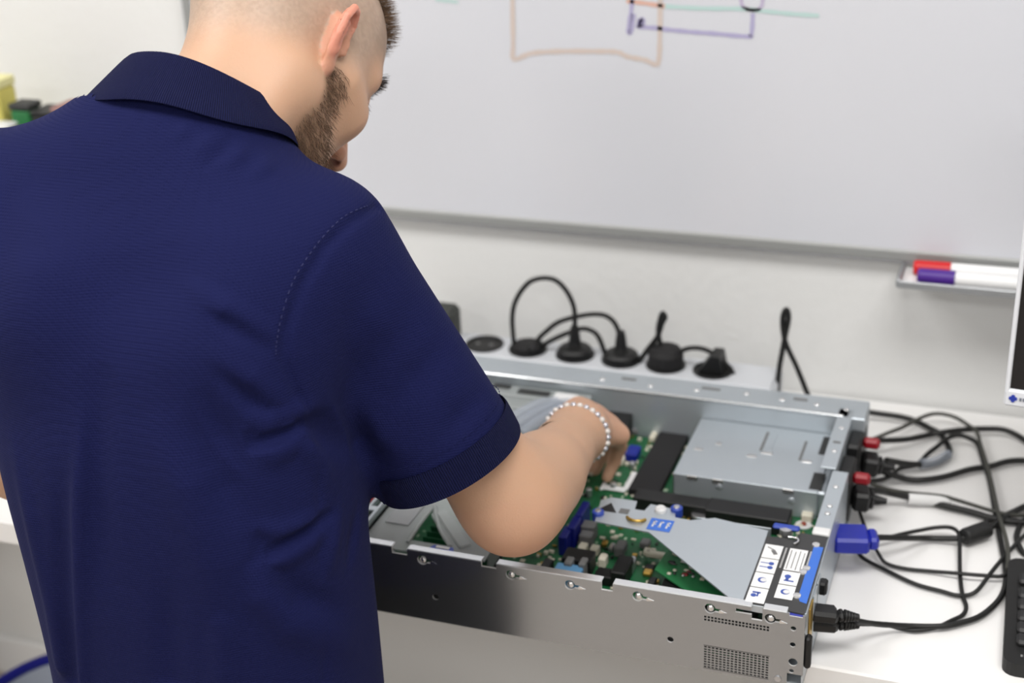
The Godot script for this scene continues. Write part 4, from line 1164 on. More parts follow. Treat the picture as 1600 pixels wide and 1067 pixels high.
	cable("black cable pinched into a narrow upright loop right of the power strip", [Vector3(-0.271, 0.7530, -1.627), Vector3(-0.271, 0.7820, -1.627), Vector3(-0.270, 0.8100, -1.627), Vector3(-0.267, 0.8350, -1.627), Vector3(-0.264, 0.8580, -1.627), Vector3(-0.261, 0.8800, -1.627), Vector3(-0.264, 0.8910, -1.627), Vector3(-0.268, 0.8810, -1.627), Vector3(-0.267, 0.8620, -1.627), Vector3(-0.262, 0.8430, -1.627), Vector3(-0.249, 0.8160, -1.627), Vector3(-0.235, 0.7830, -1.627), Vector3(-0.227, 0.7630, -1.627)], 0.0034, M.cable, "standing cables behind the server")
	cable("black cable arching over the wedge shaped plug", [Vector3(-0.404, 0.7970, -1.627), Vector3(-0.400, 0.8120, -1.627), Vector3(-0.392, 0.8210, -1.627), Vector3(-0.378, 0.8260, -1.627), Vector3(-0.362, 0.8250, -1.627), Vector3(-0.345, 0.8160, -1.627), Vector3(-0.331, 0.8020, -1.627), Vector3(-0.321, 0.7830, -1.627), Vector3(-0.315, 0.7610, -1.627)], 0.0034, M.cable, "standing cables behind the server")

# ---------------------------------------------------------------- the man
# joints in room coordinates
const HEAD_O := Vector3(-0.649, 1.296, -1.139)
const HEAD_S := 0.965
const NECK := Vector3(-0.682, 1.240, -1.013)
const RSH := Vector3(-0.556, 1.170, -1.018)
const LSH := Vector3(-0.862, 1.212, -0.948)
const REL := Vector3(-0.414, 0.918, -1.066)
const RWR := Vector3(-0.421, 0.876, -1.283)
const LEL := Vector3(-0.880, 0.945, -0.985)
const LWR := Vector3(-0.735, 0.865, -1.160)
const CUFF := Vector3(-0.464, 0.970, -1.034)
var HI := Basis.IDENTITY
var HB := Basis(Vector3(0.9599, 0.2128, 0.1824), Vector3(0.0191, 0.5997, -0.8), Vector3(-0.2797, 0.7714, 0.5716))
# spine: centre, half width, half depth (shirt)
var SP := [
	[Vector3(-0.645, 0.73, -0.910), 0.146, 0.114],
	[Vector3(-0.646, 0.84, -0.912), 0.146, 0.113],
	[Vector3(-0.651, 0.93, -0.915), 0.149, 0.111],
	[Vector3(-0.662, 1.02, -0.927), 0.153, 0.113],
	[Vector3(-0.672, 1.10, -0.953), 0.162, 0.115],
	[Vector3(-0.680, 1.17, -0.984), 0.156, 0.108],
	[Vector3(-0.684, 1.23, -1.008), 0.110, 0.085],
	[Vector3(-0.686, 1.28, -1.032), 0.068, 0.068],
]
var TC := PackedVector3Array()
var TT := PackedVector3Array()
var TR := PackedVector3Array()
var TF := PackedVector3Array()
var TA := PackedFloat32Array()
var TB := PackedFloat32Array()
const NT := 70
var FA := PackedVector3Array()
var FB := PackedVector3Array()
var FW := PackedVector3Array()
var seam_points := []

func spine_tables() -> void:
	var right := Vector3(0.985, -0.03, -0.05)
	for i in NT + 1:
		var y := lerpf(0.73, 1.28, float(i) / NT)
		var k := 0
		while k < SP.size() - 2 and y > (SP[k + 1][0] as Vector3).y:
			k += 1
		var p0 = SP[maxi(k - 1, 0)]
		var p1 = SP[k]
		var p2 = SP[k + 1]
		var p3 = SP[mini(k + 2, SP.size() - 1)]
		var w: float = (y - p1[0].y) / (p2[0].y - p1[0].y)
		var c: Vector3 = (p1[0] as Vector3).cubic_interpolate(p2[0], p0[0], p3[0], w)
		TC.append(c)
		TA.append(cubic_interpolate(p1[1], p2[1], p0[1], p3[1], w))
		TB.append(cubic_interpolate(p1[2], p2[2], p0[2], p3[2], w))
	for i in NT + 1:
		var d := (TC[mini(i + 1, NT)] - TC[maxi(i - 1, 0)])
		TT.append(d / (2.0 if i > 0 and i < NT else 1.0))
		var u := d.normalized()
		var r := (right - u * u.dot(right)).normalized()
		TR.append(r)
		TF.append(u.cross(r).normalized())

func smin(a: float, b: float, k: float) -> float:
	var h := clampf(0.5 + 0.5 * (b - a) / k, 0.0, 1.0)
	return lerpf(b, a, h) - k * h * (1.0 - h)

func cone(p: Vector3, a: Vector3, b: Vector3, ra: float, rb: float) -> float:
	var d := b - a
	var h := clampf((p - a).dot(d) / d.length_squared(), 0.0, 1.0)
	return (p - a - d * h).length() - lerpf(ra, rb, h)

func ellip(p: Vector3, r: Vector3) -> float:
	var k0 := (p / r).length()
	var k1 := (p / (r * r)).length()
	return k0 * (k0 - 1.0) / maxf(k1, 1e-6)

func torso(p: Vector3) -> float:
	var t := clampf((p.y - 0.73) / 0.55, 0.0, 1.0) * NT
	for k in 4:
		var i0 := clampi(int(t), 0, NT - 1)
		var f0 := t - i0
		var tt := TT[i0].lerp(TT[i0 + 1], f0)
		t = clampf(t + 0.8 * (p - TC[i0].lerp(TC[i0 + 1], f0)).dot(tt) / tt.length_squared(), 0.0, float(NT))
	var i := clampi(int(t), 0, NT - 1)
	var f := t - i
	var c := TC[i].lerp(TC[i + 1], f)
	var q := p - c
	var x := q.dot(TR[i])
	var z := q.dot(TF[i])
	var a := lerpf(TA[i], TA[i + 1], f)
	var b := lerpf(TB[i], TB[i + 1], f)
	var ex := absf(x / a)
	var ez := absf(z / b)
	var k := pow(ex * ex * sqrt(ex) + ez * ez * sqrt(ez), 0.4)
	var g := lerpf(b, a, ex / maxf(ex + ez, 1e-6))
	var d := (k - 1.0) * g
	var over := absf(q.dot(TT[i].normalized())) - (0.001 if t > 0.0 and t < NT else 0.0)
	if t <= 0.0 or t >= NT:
		d = maxf(d, over) if d < 0.0 else sqrt(d * d + over * over)
	return d

func folds(p: Vector3) -> float:
	var m := 0.0
	var n := 0.0
	for k in FA.size():
		var w := FW[k].x
		var a := FA[k]
		var d := FB[k] - a
		var h := clampf((p - a).dot(d) / d.length_squared(), 0.0, 1.0)
		var q := (p - a - d * h).length_squared() / (w * w)
		if q < 6.0:
			var e := lerpf(FW[k].y, FW[k].z, h) * exp(-q)
			m = maxf(m, e)
			n = minf(n, e)
	return m + n

func sleeve_cone(p: Vector3, s: Vector3, e: Vector3, r0: float, r1: float) -> float:
	# a cone whose end is cut square, its inside hollowed out at the opening
	var d := e - s
	var L := d.length()
	var u := d / L
	var t := (p - s).dot(u)
	var h := clampf(t / L, 0.0, 1.0)
	var rad := (p - s - u * t).length() if t > 0.0 else (p - s).length()
	var r := lerpf(r0, r1, h)
	var o := maxf(rad - r, t - L)
	var pocket := maxf(rad - r + 0.008, (L - 0.035) - t)
	return maxf(o, -pocket)

func shirt(p: Vector3) -> float:
	var d := torso(p)
	d = smin(d, cone(p, NECK + Vector3(0, -0.012, 0.0), RSH + Vector3(-0.02, 0.004, 0), 0.058, 0.050), 0.05)
	d = smin(d, cone(p, NECK + Vector3(0, -0.012, 0.0), LSH + Vector3(0.02, 0, 0), 0.060, 0.056), 0.05)
	d = smin(d, cone(p, Vector3(-0.60, 1.13, -0.915), Vector3(-0.56, 1.16, -0.985), 0.045, 0.05), 0.06)
	d = smin(d, cone(p, Vector3(-0.74, 1.14, -0.895), Vector3(-0.80, 1.17, -0.925), 0.045, 0.05), 0.06)
	var a := sleeve_cone(p, RSH + Vector3(0.006, 0.003, 0.0), CUFF + Vector3(0.004, 0, -0.002), 0.052, 0.068)
	d = smin(d, a, 0.028)
	var b := sleeve_cone(p, LSH, LSH.lerp(LEL, 0.72), 0.053, 0.066)
	d = smin(d, b, 0.028)
	if absf(d) < 0.016:
		d -= folds(p)
	# hollow round the neck
	var nk := cone(p, NECK + Vector3(0, 0.0, 0), HEAD_O, 0.058, 0.058)
	d = maxf(d, -nk)
	return d

func head(q: Vector3) -> float:
	# q: x to his right, y up, z to the back of the head; metres
	var ax := absf(q.x)
	var m := Vector3(ax, q.y, q.z)
	var d := ellip(q - Vector3(0, 0.045, 0.010), Vector3(0.0775, 0.092, 0.099))
	d = smin(d, ellip(q - Vector3(0, -0.018, -0.036), Vector3(0.063, 0.082, 0.058)), 0.03)
	d = smin(d, cone(m, Vector3(0.054, -0.050, 0.004), Vector3(0.022, -0.102, -0.066), 0.016, 0.017), 0.025)
	d = smin(d, cone(m, Vector3(0.0, -0.106, -0.070), Vector3(0.018, -0.104, -0.068), 0.018, 0.016), 0.02)
	d = smin(d, cone(m, Vector3(0.046, -0.022, -0.062), Vector3(0.060, -0.012, -0.030), 0.020, 0.016), 0.02)
	d = smin(d, cone(m, Vector3(0.010, 0.030, -0.091), Vector3(0.044, 0.029, -0.073), 0.011, 0.012), 0.02)
	d = smin(d, ellip(q - Vector3(0, 0.060, -0.030), Vector3(0.064, 0.052, 0.071)), 0.02)
	# eye hollows and lids
	d = -smin(-d, (m - Vector3(0.033, 0.012, -0.104)).length() - 0.017, 0.012)
	d = smin(d, (m - Vector3(0.032, 0.010, -0.081)).length() - 0.0125, 0.006)
	# nose
	d = smin(d, cone(q, Vector3(0, 0.022, -0.090), Vector3(0, -0.033, -0.113), 0.008, 0.0115), 0.012)
	d = smin(d, (m - Vector3(0.012, -0.034, -0.101)).length() - 0.0085, 0.007)
	d = -smin(-d, ellip(m - Vector3(0.0075, -0.0435, -0.1055), Vector3(0.0038, 0.006, 0.0062)), 0.003)
	# lips
	d = smin(d, cone(m, Vector3(0, -0.058, -0.094), Vector3(0.018, -0.061, -0.084), 0.0075, 0.005), 0.006)
	d = smin(d, cone(m, Vector3(0, -0.070, -0.092), Vector3(0.016, -0.069, -0.083), 0.0075, 0.005), 0.006)
	# neck muscles run from behind the ears
	d = smin(d, cone(m, Vector3(0.055, -0.045, 0.022), Vector3(0.050, -0.10, 0.03), 0.014, 0.016), 0.03)
	return d

func ear(q: Vector3) -> float:
	# right ear, q in head axes
	var o := Vector3(0.0810, 0.000, 0.012)
	var bas := Basis(Vector3.UP, 0.56) * Basis(Vector3.BACK, -0.12) * Basis(Vector3.RIGHT, 0.36)
	var l := bas.inverse() * (q - o)
	# l.x out of the disc, l.y up, l.z back
	var d := ellip(l - Vector3(0.001, 0.002, 0.0), Vector3(0.0042, 0.029, 0.0155))
	var pts := [Vector3(0.004, 0.004, -0.013), Vector3(0.005, 0.020, -0.015), Vector3(0.006, 0.031, -0.006), Vector3(0.007, 0.031, 0.007), Vector3(0.007, 0.020, 0.0165), Vector3(0.006, 0.004, 0.0165), Vector3(0.004, -0.012, 0.010), Vector3(0.002, -0.026, 0.0)]
	var rim := 1.0
	for k in pts.size() - 1:
		rim = minf(rim, cone(l, pts[k], pts[k + 1], 0.0036, 0.0036))
	d = smin(d, rim, 0.004)
	d = smin(d, ellip(l - Vector3(0.001, -0.025, -0.002), Vector3(0.0055, 0.0095, 0.0085)), 0.006)
	d = smin(d, cone(l, Vector3(0.005, 0.016, 0.002), Vector3(0.006, -0.010, 0.0075), 0.003, 0.003), 0.004)
	# bowl and root
	d = -smin(-d, (l - Vector3(0.011, -0.001, -0.004)).length() - 0.009, 0.004)
	d = smin(d, cone(l, Vector3(-0.008, 0.018, -0.009), Vector3(-0.008, -0.016, -0.008), 0.008, 0.008), 0.006)
	d = smin(d, cone(l, Vector3(0.005, -0.006, -0.0145), Vector3(0.005, 0.0, -0.0145), 0.004, 0.004), 0.004)
	return d

func head_world(p: Vector3) -> float:
	var q := HI * (p - HEAD_O) / HEAD_S
	var d := head(q) * HEAD_S
	var nk := cone(p, NECK + Vector3(0.004, -0.02, 0.0), HEAD_O + HB * Vector3(0, -0.045, 0.022), 0.062, 0.058)
	d = smin(d, nk, 0.035)
	var m := Vector3(absf(q.x), q.y, q.z)
	if (m - Vector3(0.081, 0.0, 0.012)).length_squared() < 0.0026:
		d = smin(d, ear(m) * HEAD_S, 0.004)
	return d

func arm(p: Vector3, s: Vector3, e: Vector3, w: Vector3) -> float:
	var d := cone(p, s, e, 0.049, 0.0415)
	# the forearm swells and tapers along one bone
	var ax := w - e
	var h := clampf((p - e).dot(ax) / ax.length_squared(), 0.0, 1.0)
	var r := lerpf(0.0415, 0.0285, smoothstep(0.15, 1.0, h)) + 0.0045 * sin(clampf(h * 1.9, 0.0, 1.0) * PI)
	d = smin(d, (p - e - ax * h - Vector3(0.004, 0, 0) * sin(h * PI)).length() - r, 0.035)
	# the point of the elbow
	var back := ((e - s).normalized() + (e - w).normalized()).normalized()
	d = smin(d, (p - e - back * 0.012).length() - 0.026, 0.02)
	return d

func rarm(p: Vector3) -> float:
	return arm(p, RSH + Vector3(0.004, -0.02, 0), REL, RWR)

func larm(p: Vector3) -> float:
	return arm(p, LSH, LEL, LWR)

var RH := []
var LH := []

func hand_chain(w: Vector3, fwd: Vector3, side: Vector3, up: Vector3, curl: float) -> Array:
	# w wrist, fwd along the hand, side towards the thumb, up out of the back of the hand
	var out := []
	out.append([w, w + fwd * 0.045 + side * 0.012, 0.025, 0.024])
	out.append([w + fwd * 0.01, w + fwd * 0.082 + side * 0.024, 0.020, 0.0145])
	out.append([w + fwd * 0.01, w + fwd * 0.086 + side * 0.005, 0.020, 0.0150])
	out.append([w + fwd * 0.01, w + fwd * 0.080 - side * 0.014, 0.020, 0.0140])
	out.append([w + fwd * 0.01, w + fwd * 0.070 - side * 0.030, 0.019, 0.0125])
	var roots := [fwd * 0.082 + side * 0.024, fwd * 0.086 + side * 0.005, fwd * 0.080 - side * 0.014, fwd * 0.070 - side * 0.030]
	var lens_ := [[0.042, 0.025, 0.021], [0.046, 0.029, 0.022], [0.042, 0.027, 0.022], [0.034, 0.021, 0.019]]
	for k in 4:
		var p: Vector3 = w + roots[k]
		var a := curl * (0.75 + 0.10 * k)
		var ang := 0.0
		var r := 0.0098 - 0.0006 * absf(k - 1.0)
		for j in 3:
			ang += a * [0.75, 1.0, 0.7][j]
			var d: Vector3 = (fwd * cos(ang) - up * sin(ang) + side * 0.05 * (1.2 - k)).normalized()
			var n: Vector3 = p + d * lens_[k][j]
			out.append([p, n, r, r - 0.0008])
			r -= 0.0008
			p = n
	var t0 := w + fwd * 0.026 + side * 0.018 - up * 0.012
	var t1: Vector3 = t0 + (fwd * 0.7 + side * 0.28 - up * 0.65).normalized() * 0.040
	var t2: Vector3 = t1 + (fwd * 0.8 - side * 0.05 - up * 0.65).normalized() * 0.032
	var t3: Vector3 = t2 + (fwd * 0.75 - side * 0.3 - up * 0.65).normalized() * 0.026
	out.append([t0, t1, 0.0135, 0.0108])
	out.append([t1, t2, 0.0108, 0.0098])
	out.append([t2, t3, 0.0098, 0.0085])
	return out

func hand_field(p: Vector3, h: Array, e: Vector3, w: Vector3) -> float:
	var d := cone(p, w.lerp(e, 0.25), w, 0.0318, 0.0285)
	var palm := 1.0
	for k in 5:
		palm = smin(palm, cone(p, h[k][0], h[k][1], h[k][2], h[k][3]), 0.012)
	d = smin(d, palm, 0.022)
	for f in 5:
		var c := 1.0
		for j in 3:
			var b: Array = h[5 + f * 3 + j]
			c = smin(c, cone(p, b[0], b[1], b[2], b[3]), 0.004)
		d = smin(d, c, 0.006)
	return d

func rhand(p: Vector3) -> float:
	return hand_field(p, RH, REL, RWR)

func lhand(p: Vector3) -> float:
	return hand_field(p, LH, LEL, LWR)

func under(p: Vector3) -> float:
	# what the clothes cover: trunk and legs
	var d := torso(p) + lerpf(0.03, 0.014, smoothstep(0.84, 0.95, p.y))
	d = smin(d, cone(p, NECK, RSH, 0.045, 0.04), 0.04)
	d = smin(d, cone(p, NECK, LSH, 0.045, 0.04), 0.04)
	for s in [-1.0, 1.0]:
		var hip := Vector3(-0.642 + 0.068 * s, 0.77, -0.915)
		var kn := Vector3(-0.645 + 0.090 * s, 0.45, -0.935)
		var an := Vector3(-0.645 + 0.100 * s, 0.08, -0.905)
		d = smin(d, cone(p, hip, kn, 0.056, 0.048), 0.03)
		d = smin(d, cone(p, kn, an, 0.052, 0.038), 0.03)
	return d

func trousers(p: Vector3) -> float:
	var d := cone(p, Vector3(-0.685, 0.83, -0.912), Vector3(-0.600, 0.83, -0.912), 0.079, 0.079)
	for s in [-1.0, 1.0]:
		var hip := Vector3(-0.642 + 0.068 * s, 0.77, -0.915)
		var kn := Vector3(-0.645 + 0.090 * s, 0.45, -0.935)
		var an := Vector3(-0.645 + 0.100 * s, 0.05, -0.905)
		d = smin(d, cone(p, hip, kn, 0.078, 0.072), 0.05)
		d = smin(d, cone(p, kn, an, 0.074, 0.062), 0.03)
	d += 0.002 * sin(p.y * 60.0 + p.x * 30.0)
	return maxf(maxf(d, 0.035 - p.y), p.y - 0.90)

# ---- surface nets: one vertex per crossed cell, one quad round each crossed edge
var job_f: Callable
var job_lo := Vector3.ZERO
var job_cell := 0.01
var job_n := Vector3i.ZERO
var job_blocks := []
var job_out := []

func net_block(k: int) -> void:
	var b: Vector3i = job_blocks[k]
	var f := job_f
	var c := job_cell
	var mid := job_lo + (Vector3(b) * 8.0 + Vector3.ONE * 4.0) * c
	if absf(f.call(mid)) > c * 8.0 * 1.1 + 0.006:
		return
	var s := PackedFloat32Array()
	s.resize(1000)
	for z in 10:
		for y in 10:
			for x in 10:
				s[(z * 10 + y) * 10 + x] = f.call(job_lo + Vector3(b.x * 8 + x, b.y * 8 + y, b.z * 8 + z) * c)
	var ids := PackedInt64Array()
	var pts := PackedVector3Array()
	var quads := PackedInt64Array()
	var sy := job_n.x
	var sz := job_n.x * job_n.y
	for z in 9:
		for y in 9:
			for x in 9:
				var i0 := (z * 10 + y) * 10 + x
				var gid := (b.z * 8 + z) * sz + (b.y * 8 + y) * sy + b.x * 8 + x
				var v0 := s[i0] < 0.0
				if x < 8 and y < 8 and z < 8:
					var cnt := 0
					var acc := Vector3.ZERO
					for e in 12:
						var a: int = [0, 2, 4, 6, 0, 1, 4, 5, 0, 1, 2, 3][e]
						var d: int = [1, 3, 5, 7, 2, 3, 6, 7, 4, 5, 6, 7][e]
						var va := s[i0 + (a & 1) + ((a >> 1) & 1) * 10 + (a >> 2) * 100]
						var vb := s[i0 + (d & 1) + ((d >> 1) & 1) * 10 + (d >> 2) * 100]
						if (va < 0.0) != (vb < 0.0):
							var pa := Vector3(a & 1, (a >> 1) & 1, a >> 2)
							var pb := Vector3(d & 1, (d >> 1) & 1, d >> 2)
							acc += pa.lerp(pb, va / (va - vb))
							cnt += 1
					if cnt > 0:
						ids.append(gid)
						pts.append(job_lo + (Vector3(b.x * 8 + x, b.y * 8 + y, b.z * 8 + z) + acc / cnt) * c)
				# edges that start one sample into the block belong to it
				if x > 0 and y > 0 and z > 0:
					if x < 9 and (s[i0 + 1] < 0.0) != v0:
						quads.append_array([gid, gid - sy, gid - sy - sz, gid - sz] if v0 else [gid, gid - sz, gid - sy - sz, gid - sy])
					if y < 9 and (s[i0 + 10] < 0.0) != v0:
						quads.append_array([gid, gid - sz, gid - 1 - sz, gid - 1] if v0 else [gid, gid - 1, gid - 1 - sz, gid - sz])
					if z < 9 and (s[i0 + 100] < 0.0) != v0:
						quads.append_array([gid, gid - 1, gid - 1 - sy, gid - sy] if v0 else [gid, gid - sy, gid - 1 - sy, gid - 1])
	# settle the vertices on the surface and take its slope as the normal
	var ns := PackedVector3Array()
	var h := c * 0.5
	for i in pts.size():
		var p := pts[i]
		for r in 2:
			var v := f.call(p) as float
			var g := Vector3(f.call(p + Vector3(h, 0, 0)) - v, f.call(p + Vector3(0, h, 0)) - v, f.call(p + Vector3(0, 0, h)) - v) / h
			var l := maxf(g.length(), 0.3)
			if r == 0:
				p -= (g / l) * clampf(v / l, -c * 0.6, c * 0.6)
			else:
				ns.append(g.normalized() if g.length() > 1e-4 else Vector3.UP)
		pts[i] = p
	job_out[k] = [ids, pts, ns, quads]

func net(f: Callable, lo: Vector3, hi: Vector3, cell: float, into: MB, color = null, keep = null) -> void:
	job_f = f
	job_cell = cell
	job_lo = lo
	var nb := Vector3i(((hi - lo) / (cell * 8.0)).ceil())
	job_n = nb * 8 + Vector3i(12, 12, 12)
	job_blocks = []
	for z in nb.z:
		for y in nb.y:
			for x in nb.x:
				job_blocks.append(Vector3i(x, y, z))
	job_out = []
	job_out.resize(job_blocks.size())
	var id := WorkerThreadPool.add_group_task(net_block, job_blocks.size(), -1, true)
	WorkerThreadPool.wait_for_group_task_completion(id)
	var at := {}
	for o in job_out:
		if o == null:
			continue
		for i in o[0].size():
			if not at.has(o[0][i]):
				if color != null:
					into.col = color.call(o[1][i], o[2][i])
				at[o[0][i]] = into.vert(o[1][i], o[2][i])
	var done := {}
	for o in job_out:
		if o == null:
			continue
		var q: PackedInt64Array = o[3]
		for i in range(0, q.size(), 4):
			if at.has(q[i]) and at.has(q[i + 1]) and at.has(q[i + 2]) and at.has(q[i + 3]):
				var a: int = at[q[i]]
				var b: int = at[q[i + 1]]
				var c: int = at[q[i + 2]]
				var d: int = at[q[i + 3]]
				if keep != null and not keep.call((into.v[a] + into.v[c]) * 0.5):
					continue
				into.tri(a, b, c)
				into.tri(a, c, d)
	into.col = Color.WHITE

func skin_color(p: Vector3, nn: Vector3) -> Color:
	var base := Vector3(0.535, 0.318, 0.205)
	var q := HI * (p - HEAD_O) / HEAD_S
	if p.y > 1.15 and q.length() < 0.2:
		var hair := smoothstep(-0.035, 0.015, q.y - 0.35 * (0.02 - q.z)) * smoothstep(-0.075, -0.035, q.z + 0.3 * (q.y - 0.05))
		if absf(q.x) > 0.06 and ear(Vector3(absf(q.x), q.y, q.z)) < 0.0015:
			hair = 0.0
		var g := 0.9 + 0.2 * rng.randf()
		var stub := Vector3(0.41, 0.305, 0.235) * g
		base = base.lerp(stub, clampf(hair, 0.0, 1.0) * 0.82)
		# temples, where the cut is a little longer
		var temple := smoothstep(0.03, 0.06, q.y) * smoothstep(-0.03, -0.055, q.z)
		base = base.lerp(Vector3(0.24, 0.165, 0.11) * g, temple * 0.6)
		# the ear's rim is ruddy
		var e := smoothstep(0.079, 0.088, absf(q.x))
		if absf(q.x) > 0.06 and ear(Vector3(absf(q.x), q.y, q.z)) < 0.0012:
			e = maxf(e, 0.5)
		base = base.lerp(Vector3(0.66, 0.235, 0.17), e * 0.75)
		# cheeks and nose
		base = base.lerp(Vector3(0.62, 0.30, 0.20), 0.5 * smoothstep(-0.06, -0.10, q.z) * smoothstep(0.03, -0.01, q.y))
		if (Vector3(absf(q.x), q.y, q.z) - Vector3(0.0075, -0.041, -0.1055)).length() < 0.0062:
			base = Vector3(0.20, 0.075, 0.055)  # shade inside the nostrils, painted into the skin colour
		# lips
		if absf(q.x) < 0.024 and q.y < -0.052 and q.y > -0.077 and q.z < -0.082:
			base = base.lerp(Vector3(0.52, 0.20, 0.16), 0.6)
		# beard shadow along the jaw
		if beard_at(q) > 0.05:
			base = base.lerp(Vector3(0.26, 0.165, 0.105), 0.6 * beard_at(q))
	else:
		var e := exp(-(p - REL - Vector3(0.01, -0.03, 0.02)).length_squared() / 0.0012)
		base = base.lerp(Vector3(0.62, 0.30, 0.20), e * 0.5)
		var k := exp(-(p - RWR - Vector3(0, -0.01, -0.07)).length_squared() / 0.002)
		base = base.lerp(Vector3(0.62, 0.29, 0.20), k * 0.4)
	return Color(base.x, base.y, base.z)

func beard_at(q: Vector3) -> float:
	# along the jaw, from below the ear to the chin and lip
	var m := Vector3(absf(q.x), q.y, q.z)
	var a := Vector3(0.070, -0.030, -0.013)
	var b := Vector3(0.056, -0.072, -0.018)
	var c := Vector3(0.016, -0.108, -0.078)
	var d := minf(cone(m, a, b, 0.0, 0.0) - 0.0155, cone(m, b, c, 0.0, 0.0) - 0.024)
	d = minf(d, cone(m, Vector3(0, -0.10, -0.09), c, 0.0, 0.0) - 0.022)
	d = minf(d, cone(m, Vector3(0.0, -0.052, -0.108), Vector3(0.026, -0.066, -0.09), 0.0, 0.0) - 0.009)
	return 1.0 - smoothstep(-0.004, 0.006, d)

func weave_texture() -> ImageTexture:
	# pique knit: rows of little offset dimples
	var im := Image.create(256, 256, false, Image.FORMAT_L8)
	for y in 256:
		for x in 256:
			var u := x / 16.0 + 0.5 * (int(y / 16.0) % 2)
			var v := y / 16.0
			var g := pow(absf(sin(u * PI)), 0.7) * pow(absf(sin(v * PI)), 0.7)
			im.set_pixel(x, y, Color(g, g, g))
	im.bump_map_to_normal_map(6.0)
	return ImageTexture.create_from_image(im)

func rib_texture() -> ImageTexture:
	var im := Image.create(128, 16, false, Image.FORMAT_L8)
	for x in 128:
		var g := pow(absf(sin(x / 16.0 * PI)), 0.6)
		for y in 16:
			im.set_pixel(x, y, Color(g, g, g))
	im.bump_map_to_normal_map(10.0)
	return ImageTexture.create_from_image(im)

func fold(a: Vector3, b: Vector3, w: float, h0: float, h1: float) -> void:
	FA.append(a)
	FB.append(b)
	FW.append(Vector3(w, h0, h1))

